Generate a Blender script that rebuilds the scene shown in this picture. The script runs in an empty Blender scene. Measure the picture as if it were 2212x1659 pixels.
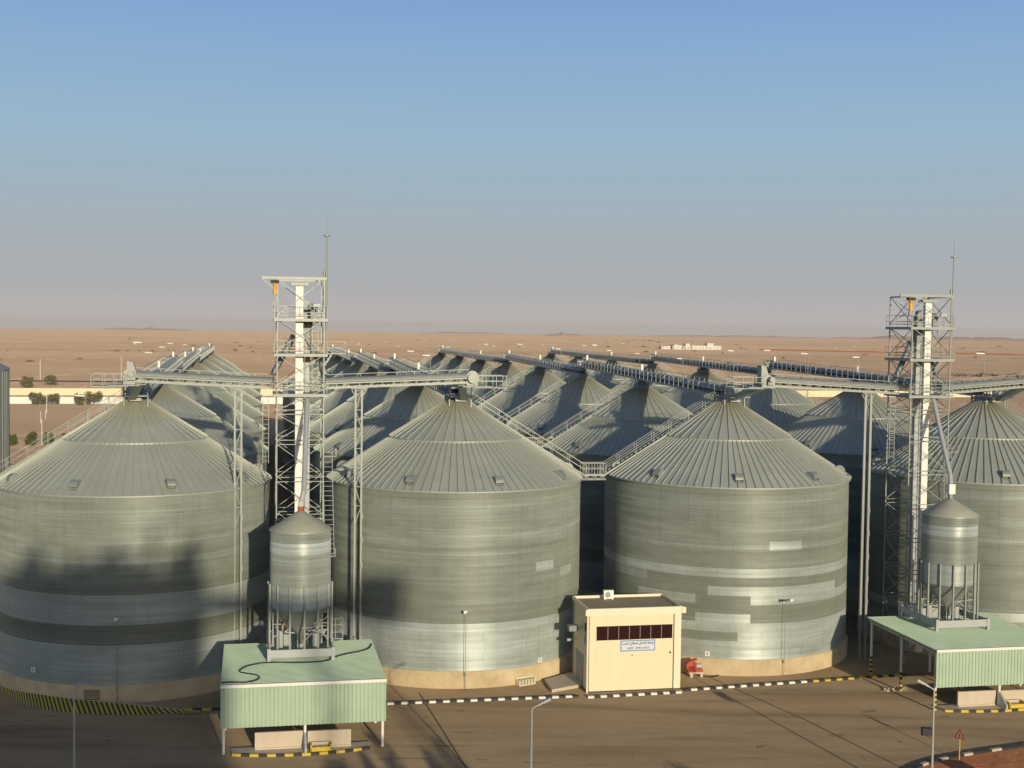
import bpy, math, random
from mathutils import Vector, Matrix
random.seed(7)
R_ = math.radians
sc = bpy.context.scene
C = sc.collection

# ------------------------------------------------------------------ camera
F_PX, PITCH, ROLL, CAMZ = 2800.0, 0.0437, 0.0127, 31.56
TH = 0.1968                                   # heading of the silo grid
cd = bpy.data.cameras.new('camera'); cam = bpy.data.objects.new('camera', cd); C.objects.link(cam)
cd.sensor_width = 36; cd.lens = F_PX/2212*36; cd.clip_start = .5; cd.clip_end = 60000
cp, sp = math.cos(PITCH), math.sin(PITCH); cr, sr_ = math.cos(ROLL), math.sin(ROLL)
fwd = Vector((0, cp, -sp)); rt = Vector((1, 0, 0)); up = Vector((0, sp, cp))
X = rt*cr + up*sr_; Y = -rt*sr_ + up*cr
cam.matrix_world = Matrix(((X.x, Y.x, -fwd.x, 0), (X.y, Y.y, -fwd.y, 0), (X.z, Y.z, -fwd.z, CAMZ), (0, 0, 0, 1)))
sc.camera = cam

def ray(u, v):
    d = X*(u-1106) + Y*(829.5-v) + fwd*F_PX
    return d.normalized()
def G(u, v, h=0.0):
    r = ray(u, v); return Vector((0, 0, CAMZ)) + r*((h-CAMZ)/r.z)
def at(u, v, y):
    r = ray(u, v); return Vector((0, 0, CAMZ)) + r*(y/r.y)

# ------------------------------------------------------------------ sky and sun
SUNDIR = ray(115, 1251)                       # direction the light travels
SUN_EL = math.asin(-SUNDIR.z); SUN_AZ = math.atan2(-SUNDIR.x, -SUNDIR.y)   # azimuth of the sun measured from +Y towards +X
w = bpy.data.worlds.new("World"); sc.world = w; w.use_nodes = True
nt = w.node_tree; bg = nt.nodes['Background']
sky = nt.nodes.new('ShaderNodeTexSky'); sky.sky_type = 'NISHITA'; sky.sun_disc = False
sky.sun_elevation = SUN_EL; sky.sun_rotation = SUN_AZ
sky.altitude = 600; sky.air_density = 1.0; sky.dust_density = 3.0; sky.ozone_density = 1.5
tc = nt.nodes.new('ShaderNodeTexCoord'); mp = nt.nodes.new('ShaderNodeMapping'); mp.inputs['Location'].default_value = (0, 0, 0.012)
nt.links.new(tc.outputs['Generated'], mp.inputs['Vector']); nt.links.new(mp.outputs[0], sky.inputs[0])
# dusty air near the horizon: the sky colour is blended towards the haze colours by elevation
sepz = nt.nodes.new('ShaderNodeSeparateXYZ'); nt.links.new(tc.outputs['Generated'], sepz.inputs[0])
rmp = nt.nodes.new('ShaderNodeValToRGB'); nt.links.new(sepz.outputs['Z'], rmp.inputs[0]); el = rmp.color_ramp.elements
SKYC = [(0.0, (190, 183, 180)), (.012, (184, 179, 178)), (.028, (174, 175, 177)), (.055, (169, 176, 181)), (.095, (162, 179, 190)), (.146, (152, 182, 204)), (.2, (139, 174, 209)), (.25, (124, 162, 209)), (.45, (64, 92, 138))]
while len(el) < len(SKYC): el.new(.5)
for q, (p_, c_) in zip(el, SKYC):
    q.position = p_; q.color = (*[((x/255+.055)/1.055)**2.4/0.12 for x in c_], 1)
fac = nt.nodes.new('ShaderNodeMapRange'); nt.links.new(sepz.outputs['Z'], fac.inputs[0]); fac.inputs[1].default_value = .27; fac.inputs[2].default_value = .7; fac.inputs[3].default_value = 0; fac.inputs[4].default_value = .4
mxs = nt.nodes.new('ShaderNodeMix'); mxs.data_type = 'RGBA'; 
# the half of the sky round the sun, behind the photographer, keeps the bright Nishita glow
fb = nt.nodes.new('ShaderNodeMapRange'); nt.links.new(sepz.outputs['Y'], fb.inputs[0]); fb.inputs[1].default_value = .1; fb.inputs[2].default_value = -.5; fb.inputs[3].default_value = 0; fb.inputs[4].default_value = .6
fm = nt.nodes.new('ShaderNodeMath'); fm.operation = 'MAXIMUM'; nt.links.new(fac.outputs[0], fm.inputs[0]); nt.links.new(fb.outputs[0], fm.inputs[1]); nt.links.new(fm.outputs[0], mxs.inputs[0]); nt.links.new(rmp.outputs[0], mxs.inputs[6]); nt.links.new(sky.outputs[0], mxs.inputs[7])
nt.links.new(mxs.outputs[2], bg.inputs[0]); bg.inputs[1].default_value = 0.12
sl = bpy.data.lights.new('sun', 'SUN'); sl.energy = 3.4; sl.angle = R_(0.6); sl.color = (1.0, .86, .62)
sun = bpy.data.objects.new('sun', sl); C.objects.link(sun)
sun.rotation_euler = SUNDIR.to_track_quat('-Z', 'Y').to_euler()
sc.view_settings.view_transform = 'Standard'; sc.view_settings.look = 'None'
sc.view_settings.exposure = 0.0; sc.view_settings.gamma = 1

# ------------------------------------------------------------------ material helpers
def L(c):
    return tuple(((x/12.92) if x <= .04045 else ((x+.055)/1.055)**2.4) for x in c)
class N:
    """tiny node-expression builder"""
    def __init__(s, name):
        s.m = bpy.data.materials.new(name); s.m.use_nodes = True
        s.nt = s.m.node_tree; s.b = s.nt.nodes['Principled BSDF']
    def n(s, t): return s.nt.nodes.new(t)
    def link(s, a, b): s.nt.links.new(a, b)
    def put(s, sock, v):
        if hasattr(v, 'is_output'): s.link(v, sock)
        else: sock.default_value = v
    def math(s, op, a, b=None, c=None):
        k = s.n('ShaderNodeMath'); k.operation = op; s.put(k.inputs[0], a)
        if b is not None: s.put(k.inputs[1], b)
        if c is not None: s.put(k.inputs[2], c)
        return k.outputs[0]
    def obj(s, scale=(1, 1, 1), world=False):
        if world: src = s.n('ShaderNodeNewGeometry').outputs['Position']
        else: src = s.n('ShaderNodeTexCoord').outputs['Object']
        k = s.n('ShaderNodeMapping'); k.inputs['Scale'].default_value = scale; s.link(src, k.inputs[0]); return k.outputs[0]
    def noise(s, vec, scale=1., detail=4., rough=.55, dist=0.):
        k = s.n('ShaderNodeTexNoise'); s.link(vec, k.inputs['Vector']); k.inputs['Scale'].default_value = scale
        k.inputs['Detail'].default_value = detail; k.inputs['Roughness'].default_value = rough; k.inputs['Distortion'].default_value = dist
        return k.outputs['Fac']
    def ramp(s, f, stops):
        k = s.n('ShaderNodeValToRGB'); s.link(f, k.inputs[0]); e = k.color_ramp.elements
        while len(e) < len(stops): e.new(.5)
        for el, (p, c) in zip(e, stops): el.position = p; el.color = (*c, 1) if len(c) == 3 else c
        return k.outputs[0]
    def mix(s, f, a, b, mode='MIX'):
        k = s.n('ShaderNodeMix'); k.data_type = 'RGBA'; k.blend_type = mode
        s.put(k.inputs[0], f)
        for i, v in ((6, a), (7, b)):
            if hasattr(v, 'is_output'): s.link(v, k.inputs[i])
            else: k.inputs[i].default_value = (*v, 1)
        return k.outputs[2]
    def bump(s, h, strength, dist=.1):
        k = s.n('ShaderNodeBump'); k.inputs['Strength'].default_value = strength; k.inputs['Distance'].default_value = dist
        s.link(h, k.inputs['Height']); return k.outputs[0]
def simple(name, col, rough=.6, metal=0., var=.12, scale=1.5):
    k = N(name); v = k.noise(k.obj(world=True), scale, 5, .65)
    if name.startswith(('cream', 'white painted', 'barrier')): v = k.mix(.5, v, k.noise(k.obj((1.6, 1.6, .12), True), 1, 4, .65)); 
    k.link(k.mix(v, tuple(x*(1-var*1.6) for x in col), tuple(min(1, x*(1+var*1.6)) for x in col)), k.b.inputs['Base Color'])
    k.b.inputs['Roughness'].default_value = rough; k.b.inputs['Metallic'].default_value = metal
    return k.m

def ground_mat(name, build, rough_diff=1.0):
    k = N(name); col, h, st, di = build(k)
    d = k.n('ShaderNodeBsdfDiffuse'); d.inputs['Roughness'].default_value = rough_diff
    k.link(col, d.inputs['Color'])
    if h is not None: k.link(k.bump(h, st, di), d.inputs['Normal'])
    k.link(d.outputs[0], k.nt.nodes['Material Output'].inputs[0]); k.nt.nodes.remove(k.b)
    return k.m

def sand(k):
    p = k.obj(world=True)
    big = k.noise(k.obj((.0011, .0032, 1), True), 1, 8, .62, .4)
    med = k.noise(k.obj((.012, .03, 1), True), 1, 6, .6)
    fine = k.noise(p, .7, 5, .7)
    c = k.ramp(big, [(.32, (.34, .24, .168)), (.46, (.455, .335, .24)), (.58, (.53, .395, .285)), (.70, (.37, .265, .19))])
    c = k.mix(k.math('MULTIPLY', med, .55), c, (.43, .29, .185))
    c = k.mix(k.math('MULTIPLY', k.math('GREATER_THAN', k.noise(k.obj((.02, .035, 1), True), 1, 5, .8), .62), .45), c, (.31, .21, .14))
    c = k.mix(k.math('MULTIPLY', fine, .3), c, (.52, .38, .27))
    tr = k.n('ShaderNodeTexWave'); k.link(k.obj((.004, .011, 1), True), tr.inputs['Vector']); tr.inputs['Scale'].default_value = 1.0; tr.inputs['Distortion'].default_value = 9; tr.inputs['Detail'].default_value = 3
    c = k.mix(k.math('MULTIPLY', k.math('GREATER_THAN', tr.outputs['Fac'], .985), .35), c, (.72, .54, .38))
    return c, k.noise(p, .25, 8, .7), 1.0, 1.2
def asphalt(k):
    p = k.obj(world=True)
    st = k.noise(k.obj((.035, .22, 1), True), 1, 5, .6, .3)      # streaks along the direction of traffic
    pa = k.noise(p, .09, 4, .55); fi = k.noise(p, 2.2, 6, .75)
    c = k.ramp(st, [(.32, (.145, .11, .068)), (.46, (.27, .205, .128)), (.58, (.34, .26, .162)), (.70, (.21, .16, .10))])
    c = k.mix(k.math('MULTIPLY', pa, .5), c, (.25, .18, .107))
    c = k.mix(k.math('MULTIPLY', k.math('GREATER_THAN', k.noise(k.obj((.09, .5, 1), True), 1, 3, .7), .66), .42), c, (.085, .062, .04))
    c = k.mix(k.math('MULTIPLY', fi, .22), c, (.33, .245, .15))
    vo = k.n('ShaderNodeTexVoronoi'); vo.feature = 'DISTANCE_TO_EDGE'; k.link(k.obj((.11, .16, 1), True), vo.inputs['Vector'])
    c = k.mix(k.math('MULTIPLY', k.math('LESS_THAN', vo.outputs['Distance'], .006), .30), c, (.07, .052, .035))
    spot = k.noise(k.obj((.35, .5, 1), True), 1, 4, .6); c = k.mix(k.math('MULTIPLY', k.math('GREATER_THAN', spot, .69), .5), c, (.075, .058, .042))
    return c, fi, .5, .05
def apron(k):
    p = k.obj(world=True); a = k.noise(p, .12, 5, .6); f = k.noise(p, 3, 5, .7)
    c = k.ramp(a, [(.3, (.25, .175, .098)), (.5, (.34, .245, .14)), (.7, (.40, .29, .17))])
    c = k.mix(k.math('MULTIPLY', f, .2), c, (.14, .1, .06)); return c, f, .4, .04
def redsoil(k):
    p = k.obj(world=True); a = k.noise(p, .5, 6, .7)
    c = k.ramp(a, [(.3, (.24, .10, .05)), (.6, (.36, .165, .085))]); return c, a, .8, .2
M = {}
M['sand'] = ground_mat('desert sand', sand)
M['asphalt'] = ground_mat('dusty asphalt', asphalt, .8)
M['apron'] = ground_mat('concrete apron', apron, .8)
M['soil'] = ground_mat('red soil', redsoil)
def rock(k):
    a = k.noise(k.obj((.002, .002, .02), True), 1, 7, .65)
    c = k.ramp(a, [(.3, (.36, .25, .185)), (.7, (.46, .33, .24))]); return c, k.noise(k.obj(world=True), .01, 7, .7), 1., 20
M['rock'] = ground_mat('far rock', rock)
def concrete(k):
    p = k.obj(world=True); a = k.noise(p, .6, 6, .65); s = k.noise(k.obj((1.2, 1.2, .15), True), 1, 4, .6)
    c = k.ramp(a, [(.3, (.50, .40, .25)), (.55, (.68, .56, .36)), (.75, (.76, .64, .44))])
    c = k.mix(k.math('MULTIPLY', s, .5), c, (.48, .37, .22)); return c, a, .3, .03
M['concrete'] = ground_mat('tan concrete', concrete, .5)

def silo_mat():
    k = N('galvanised wall sheet')
    at_ = k.n('ShaderNodeAttribute'); at_.attribute_name = 'tone'; tone = at_.outputs['Fac']
    o = k.n('ShaderNodeTexCoord').outputs['Object']
    sx = k.n('ShaderNodeSeparateXYZ'); k.link(o, sx.inputs[0])
    ang = k.math('DIVIDE', k.math('ARCTAN2', sx.outputs[1], sx.outputs[0]), 2*math.pi/27)
    ring = k.math('DIVIDE', k.math('SUBTRACT', sx.outputs[2], 1.5), .8342)
    par = k.math('MULTIPLY', k.math('FLOORED_MODULO', k.math('FLOOR', ring), 2), .5)
    fr = k.math('FRACT', k.math('ADD', ang, par))
    joint = k.math('LESS_THAN', fr, .022)
    seam = k.math('LESS_THAN', k.math('FRACT', ring), .07)
    # fine horizontal variation as the corrugations catch grime
    lines = k.noise(k.obj((.06, .06, 2.6)), 1, 6, .78)
    grime = k.noise(k.obj((.35, .35, .8)), 1, 6, .65)
    drip = k.noise(k.obj((1.5, 1.5, .06)), 1, 4, .6)
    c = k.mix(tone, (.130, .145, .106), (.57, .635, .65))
    c = k.mix(1.0, c, k.ramp(lines, [(.30, (1.32, 1.32, 1.30)), (.46, (1.0, 1.0, 1.0)), (.56, (.92, .92, .90)), (.72, (.66, .66, .62))]), 'MULTIPLY')
    c = k.mix(1.0, c, k.ramp(grime, [(.28, (1.06, 1.07, 1.07)), (.5, (.98, .985, .96)), (.72, (.86, .86, .80))]), 'MULTIPLY')
    c = k.mix(1.0, c, k.ramp(drip, [(.30, (1.04, 1.04, 1.03)), (.55, (.99, .99, .98)), (.74, (.90, .89, .85))]), 'MULTIPLY')
    rust = k.math('MULTIPLY', k.math('GREATER_THAN', k.noise(k.obj((2.2, 2.2, .10)), 1, 4, .7), .66), .22); c = k.mix(rust, c, (.20, .155, .09))
    c = k.mix(k.math('MULTIPLY', joint, .2), c, (.07, .07, .055))
    c = k.mix(k.math('MULTIPLY', seam, .12), c, (.08, .08, .06))
    k.link(c, k.b.inputs['Base Color'])
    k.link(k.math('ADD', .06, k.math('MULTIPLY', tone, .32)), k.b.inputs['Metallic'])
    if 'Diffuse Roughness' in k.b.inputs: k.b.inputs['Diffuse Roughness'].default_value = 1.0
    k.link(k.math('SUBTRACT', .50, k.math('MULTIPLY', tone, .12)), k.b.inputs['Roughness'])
    # corrugation: the normal swings up and down with height, 12 cm pitch
    sn = k.math('MULTIPLY', k.math('SINE', k.math('MULTIPLY', sx.outputs[2], 2*math.pi/.041)), .42)
    cx = k.n('ShaderNodeCombineXYZ'); k.link(sn, cx.inputs[2]); va = k.n('ShaderNodeVectorMath'); va.operation = 'ADD'
    k.link(k.n('ShaderNodeNewGeometry').outputs['Normal'], va.inputs[0]); k.link(cx.outputs[0], va.inputs[1])
    vn = k.n('ShaderNodeVectorMath'); vn.operation = 'NORMALIZE'; k.link(va.outputs[0], vn.inputs[0]); k.link(vn.outputs[0], k.b.inputs['Normal'])
    return k.m
M['silo'] = silo_mat()
def roof_mat():
    k = N('galvanised roof sheet'); p = k.obj(world=True)
    a = k.noise(p, .35, 6, .65); b = k.noise(k.obj((.8, .8, .8)), 1, 4, .7)
    o = k.n('ShaderNodeTexCoord').outputs['Object']; sx = k.n('ShaderNodeSeparateXYZ'); k.link(o, sx.inputs[0])
    ang = k.math('FLOOR', k.math('DIVIDE', k.math('ARCTAN2', sx.outputs[1], sx.outputs[0]), 2*math.pi/96))
    wn = k.n('ShaderNodeTexWhiteNoise'); wn.noise_dimensions = '1D'; k.link(ang, wn.inputs['W'])
    c = k.ramp(a, [(.3, (.365, .395, .34)), (.7, (.45, .48, .42))])
    c = k.mix(k.math('MULTIPLY', wn.outputs['Value'], .3), c, (.37, .395, .345))
    oi = k.n('ShaderNodeObjectInfo'); c = k.mix(k.math('MULTIPLY', oi.outputs['Random'], .38), c, (.29, .315, .285))
    blot = k.noise(k.obj((.25, .25, .25), True), 1, 6, .75); c = k.mix(k.math('MULTIPLY', k.math('GREATER_THAN', blot, .60), .18), c, (.33, .31, .23))
    # old grain dust and rust runs near the top
    rr = k.math('SQRT', k.math('ADD', k.math('POWER', sx.outputs[0], 2), k.math('POWER', sx.outputs[1], 2)))
    top = k.math('MULTIPLY', k.math('SUBTRACT', 1, k.math('MINIMUM', 1, k.math('DIVIDE', rr, 4.5))), k.math('MULTIPLY', b, 1.0))
    c = k.mix(top, c, (.30, .25, .12))
    k.link(c, k.b.inputs['Base Color']); k.b.inputs['Metallic'].default_value = .15; k.b.inputs['Roughness'].default_value = .45
    return k.m
M['roof'] = roof_mat()
M['galv'] = simple('galvanised steel', (.29, .315, .295), .5, .3)
M['galvdark'] = simple('weathered conveyor steel', (.24, .265, .275), .55, .4)
M['dark'] = simple('dark rubber and steel', (.035, .035, .035), .7)
M['white'] = simple('white painted sheet', (.80, .79, .74), .45, 0, .05)
M['greywhite'] = simple('grey painted casing', (.42, .44, .44), .5, .1, .06)
M['cream'] = simple('cream cladding', (.80, .695, .475), .6, 0, .07)
M['creamtrim'] = simple('cream trim', (.83, .745, .55), .6, 0, .03)
M['roofgravel'] = simple('brown roof felt', (.38, .29, .185), .9, 0, .25, 6)
M['glass'] = simple('dark red tinted glass', (.035, .012, .012), .12, 0, .1)
M['yellow'] = simple('yellow paint', (.64, .46, .05), .6, 0, .2, 3)
M['black'] = simple('black paint', (.035, .033, .03), .6, 0, .2)
M['joint'] = simple('joint filler', (.14, .105, .065), .9)
M['whitepaint'] = simple('white kerb paint', (.82, .80, .72), .7, 0, .14, 3.5)
M['orange'] = simple('orange hoist paint', (.78, .36, .03), .45)
M['red'] = simple('red machine paint', (.46, .065, .03), .45, 0, .15, 4)
M['rust'] = simple('rusty primer', (.36, .12, .07), .8, 0, .2, 4)
M['blue'] = simple('blue sign edge', (.08, .19, .45), .5)
M['signwhite'] = simple('pale sign panel', (.62, .68, .72), .5, 0, .03)
M['signtext'] = simple('dark blue lettering', (.05, .09, .22), .6)
M['signgrey'] = simple('faded grey lettering', (.22, .25, .30), .6)
M['door'] = simple('grey door paint', (.30, .32, .34), .5)
M['wallcream'] = simple('cream perimeter wall', (.85, .72, .48), .8, 0, .04, .1)
M['wallwhite'] = simple('white perimeter wall', (.90, .88, .80), .8, 0, .03, .1)
M['farwhite'] = simple('far white render', (.74, .70, .58), .8, 0, .05, .1)
M['bark'] = simple('bark', (.10, .065, .04), .9)
M['barrier'] = simple('barrier concrete', (.57, .485, .375), .85, 0, .14, 1)
M['carwhite'] = simple('white car paint', (.85, .85, .84), .3)
M['stone'] = simple('unseen block concrete', (.45, .40, .33), .85)
def leaf(name, a, b):
    k = N(name); v = k.noise(k.obj(world=True), 1.3, 4, .7)
    k.link(k.ramp(v, [(.3, a), (.7, b)]), k.b.inputs['Base Color']); k.b.inputs['Roughness'].default_value = .8; return k.m
M['leaf'] = leaf('olive leaves', (.10, .115, .05), (.25, .23, .12))
M['leafdark'] = leaf('green leaves', (.055, .085, .028), (.16, .18, .06))
M['scrub'] = leaf('dry scrub', (.16, .12, .075), (.26, .19, .12))
def green(name, ribs_axis):
    k = N(name); a = k.noise(k.obj(world=True), .5, 5, .6); s = k.noise(k.obj((.4, .4, 2.5) if ribs_axis else (.3, 3., 1)), 1, 4, .6)
    c = k.ramp(a, [(.3, (.365, .49, .36)), (.7, (.445, .56, .42))])
    c = k.mix(k.math('MULTIPLY', s, .22), c, (.33, .41, .29))
    k.link(c, k.b.inputs['Base Color']); k.b.inputs['Roughness'].default_value = .5; return k.m
M['green'] = green('pale green sheet', True); M['greenroof'] = green('pale green roof sheet', False)

# ------------------------------------------------------------------ mesh builder
class MB:
    ks = 1.0
    def __init__(s): s.v = []; s.f = []; s.mi = []; s.tone = []; s.m = 0; s.t = .3; s.smooth = []
    def add(s, vs, fs, smooth=False):
        b = len(s.v); s.v += [tuple(v) for v in vs]
        for f in fs: s.f.append(tuple(b+i for i in f)); s.mi.append(s.m); s.tone.append(s.t); s.smooth.append(smooth)
    def hexa(s, p):
        s.add(p, [(0, 3, 2, 1), (4, 5, 6, 7), (0, 1, 5, 4), (1, 2, 6, 5), (2, 3, 7, 6), (3, 0, 4, 7)])
    def box(s, x0, x1, y0, y1, z0, z1):
        s.hexa([(x0, y0, z0), (x1, y0, z0), (x1, y1, z0), (x0, y1, z0), (x0, y0, z1), (x1, y0, z1), (x1, y1, z1), (x0, y1, z1)])
    def bar(s, p, q, w=.1, h=None, upv=(0, 0, 1)):
        p = Vector(p); q = Vector(q); d = (q-p)
        if d.length < 1e-6: return
        d.normalize(); u = Vector(upv)
        if abs(d.dot(u)) > .98: u = Vector((0, 1, 0))
        a = d.cross(u).normalized(); b = a.cross(d).normalized(); h = h or w
        a *= w/2*MB.ks; b *= h/2*MB.ks
        s.hexa([p-a-b, p+a-b, q+a-b, q-a-b, p-a+b, p+a+b, q+a+b, q-a+b])
    def cyl(s, p, q, r0, r1=None, n=12, caps=True, smooth=True):
        p = Vector(p); q = Vector(q); r1 = r0 if r1 is None else r1; d = (q-p).normalized()
        u = Vector((0, 0, 1)) if abs(d.z) < .95 else Vector((1, 0, 0))
        a = d.cross(u).normalized(); b = d.cross(a)
        vs = []
        for c, r in ((p, r0), (q, r1)):
            for i in range(n): t = 2*math.pi*i/n; vs.append(c + (a*math.cos(t)+b*math.sin(t))*r)
        s.add(vs, [(i, i+n, (i+1) % n+n, (i+1) % n) for i in range(n)], smooth)
        if caps: s.add(vs, [tuple(range(n)), tuple(range(2*n-1, n-1, -1))])
    def lathe(s, prof, n=48, smooth=True, closed=True):
        vs = []
        for r, z in prof:
            for i in range(n): t = 2*math.pi*i/n; vs.append((r*math.cos(t), r*math.sin(t), z))
        fs = [(j*n+i, j*n+(i+1) % n, (j+1)*n+(i+1) % n, (j+1)*n+i) for j in range(len(prof)-1) for i in range(n)]
        s.add(vs, fs, smooth)
    def prism(s, pts, z0, z1):
        n = len(pts); vs = [(x, y, z0) for x, y in pts]+[(x, y, z1) for x, y in pts]
        s.add(vs, [tuple(range(n-1, -1, -1)), tuple(range(n, 2*n))]+[(i, (i+1) % n, (i+1) % n+n, i+n) for i in range(n)])
    def tube(s, pts, r, n=8):
        for a, b in zip(pts[:-1], pts[1:]): s.cyl(a, b, r, r, n, True)
    def mesh(s, name, mats):
        me = bpy.data.meshes.new(name); me.from_pydata(s.v, [], s.f)
        for m in (mats if isinstance(mats, (list, tuple)) else [mats]): me.materials.append(M[m] if isinstance(m, str) else m)
        me.polygons.foreach_set('material_index', s.mi); me.polygons.foreach_set('use_smooth', s.smooth)
        a = me.attributes.new('tone', 'FLOAT', 'FACE'); a.data.foreach_set('value', s.tone)
        me.update(); return me
def link(name, me, parent=None, loc=None, rz=None):
    o = bpy.data.objects.new(name, me); C.objects.link(o)
    if parent is not None: o.parent = parent
    if loc is not None: o.location = loc
    if rz is not None: o.rotation_euler = (0, 0, rz)
    return o
def part(name, mb, mats, parent, loc=None, rz=None): return link(name, mb.mesh(name, mats), parent, loc, rz)
def tag(o, label, cat, group=None, kind=None):
    o['label'] = label; o['category'] = cat
    if group: o['group'] = group
    if kind: o['kind'] = kind
    return o
def struct(name, me): o = link(name, me); o['kind'] = 'structure'; return o
# grid frame: e runs along the front row of silos, n away from the camera
O1 = Vector((-20.9, 93.7)); E_ = Vector((math.cos(TH), math.sin(TH))); N_ = Vector((-math.sin(TH), math.cos(TH)))
def W(e, n, z=0.0): p = O1 + E_*e + N_*n; return Vector((p.x, p.y, z))
def loc(P): d = Vector((P.x, P.y))-O1; return Vector((d.dot(E_), d.dot(N_), P.z))
def LG(u, v, h=0.): return loc(G(u, v, h))
def LA(u, v, y): return loc(at(u, v, y))
def thing(name, label, cat, e, n, z=0.0, rz=0.0, group=None, scale=None):
    o = link(name, None, None, W(e, n, z), TH+rz)
    if scale: o.scale = scale
    return tag(o, label, cat, group)
def copy_tree(o, parent=None):
    c = o.copy(); C.objects.link(c)
    if parent is not None: c.parent = parent
    for ch in list(o.children): copy_tree(ch, c)
    return c

# ------------------------------------------------------------------ terrain
REFF = 2.2e6
def drop(x, y): return -(x*x+y*y)/(2*REFF)
from mathutils import noise as mn
def hz(x, y):
    r = math.hypot(x, y); a = min(1, max(0, (r-1500)/3500))
    return drop(x, y) + a*(mn.noise(Vector((x*.0006, y*.0006, 3)))*14 + mn.noise(Vector((x*.002, y*.002, 7)))*4)
def build_ground():
    rs = [20+i*i*3.2+i*12 for i in range(70)]
    rs = [r for r in rs if r < 15500]+[15500]; na = 240
    vs = [(0, 0, 0)]; fs = []
    for r in rs:
        for i in range(na):
            t = 2*math.pi*i/na; x, y = r*math.sin(t), r*math.cos(t); vs.append((x, y, hz(x, y)))
    for i in range(na): fs.append((0, 1+(i+1) % na, 1+i))
    for j in range(len(rs)-1):
        for i in range(na):
            a = 1+j*na+i; b = 1+j*na+(i+1) % na; fs.append((a, b, b+na, a+na))
    mb = MB(); mb.add(vs, fs, True); return struct('desert_ground', mb.mesh('desert_ground', 'sand'))
build_ground()
def sheet(name, pts, z, m):
    mb = MB(); mb.add([(p.x, p.y, z) for p in pts], [tuple(range(len(pts)))]); return struct(name, mb.mesh(name, m))
sheet('asphalt_yard', [W(-95, -70), W(140, -70), W(140, 21), W(96, 21), W(96, 250), W(-24, 250), W(-24, 60), W(-34, 22), W(-95, 22)], .02, 'asphalt')

# far hills on the horizon
def ridge(name, u0, u1, vtop, dist, hmax, seed, thick=900):
    mb = MB(); n = 60; vs = []
    for i in range(n+1):
        u = u0+(u1-u0)*i/n; p = at(u, vtop, dist); env = math.sin(math.pi*i/n)**.6
        h = hmax*env*(.55+.45*mn.noise(Vector((i*.16, seed, 0)))+.2*mn.noise(Vector((i*.5, seed, 4))))
        base = drop(p.x, p.y)-12
        dirv = Vector((p.x, p.y)).normalized()
        for k, (dd, hh) in enumerate(((-thick/2, 0), (-thick*.2, .62), (0, 1.), (thick*.25, .55), (thick/2, 0))):
            vs.append((p.x+dirv.x*dd, p.y+dirv.y*dd, base+(h+12)*hh))
    fs = [(i*5+k, (i+1)*5+k, (i+1)*5+k+1, i*5+k+1) for i in range(n) for k in range(4)]
    mb.add(vs, fs, True); return struct(name, mb.mesh(name, 'rock'))
ridge('hills', 1780, 2330, 735, 8200, 46, 1); ridge('hills', 1172, 1262, 722, 7000, 26, 5, 500)
ridge('hills', 200, 420, 712, 8000, 26, 9); ridge('hills', 900, 1120, 719, 8800, 22, 12); ridge('hills', 1400, 1800, 725, 9200, 24, 15)

# ------------------------------------------------------------------ silos
SR = 12.0; Z0 = 1.5; ZE = 17.35; ZT = 24.25
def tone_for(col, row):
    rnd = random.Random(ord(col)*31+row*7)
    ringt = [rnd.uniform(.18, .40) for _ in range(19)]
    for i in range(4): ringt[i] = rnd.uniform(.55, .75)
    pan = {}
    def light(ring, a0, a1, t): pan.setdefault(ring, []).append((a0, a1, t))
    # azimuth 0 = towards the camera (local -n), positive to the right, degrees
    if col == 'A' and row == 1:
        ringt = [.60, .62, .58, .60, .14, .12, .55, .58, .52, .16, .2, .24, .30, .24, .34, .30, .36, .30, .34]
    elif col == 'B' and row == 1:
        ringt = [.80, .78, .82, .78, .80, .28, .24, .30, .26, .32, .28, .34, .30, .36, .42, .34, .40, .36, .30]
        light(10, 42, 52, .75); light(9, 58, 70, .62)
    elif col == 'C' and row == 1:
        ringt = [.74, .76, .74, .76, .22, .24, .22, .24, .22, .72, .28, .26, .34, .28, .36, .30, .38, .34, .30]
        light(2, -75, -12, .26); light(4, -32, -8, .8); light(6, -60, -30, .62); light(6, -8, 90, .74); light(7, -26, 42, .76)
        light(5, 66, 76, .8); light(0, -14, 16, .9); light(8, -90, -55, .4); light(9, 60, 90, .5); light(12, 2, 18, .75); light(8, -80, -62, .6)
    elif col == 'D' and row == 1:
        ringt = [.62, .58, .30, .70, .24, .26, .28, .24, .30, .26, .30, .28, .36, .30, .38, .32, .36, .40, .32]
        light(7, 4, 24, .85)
    return ringt, pan, rnd
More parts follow.
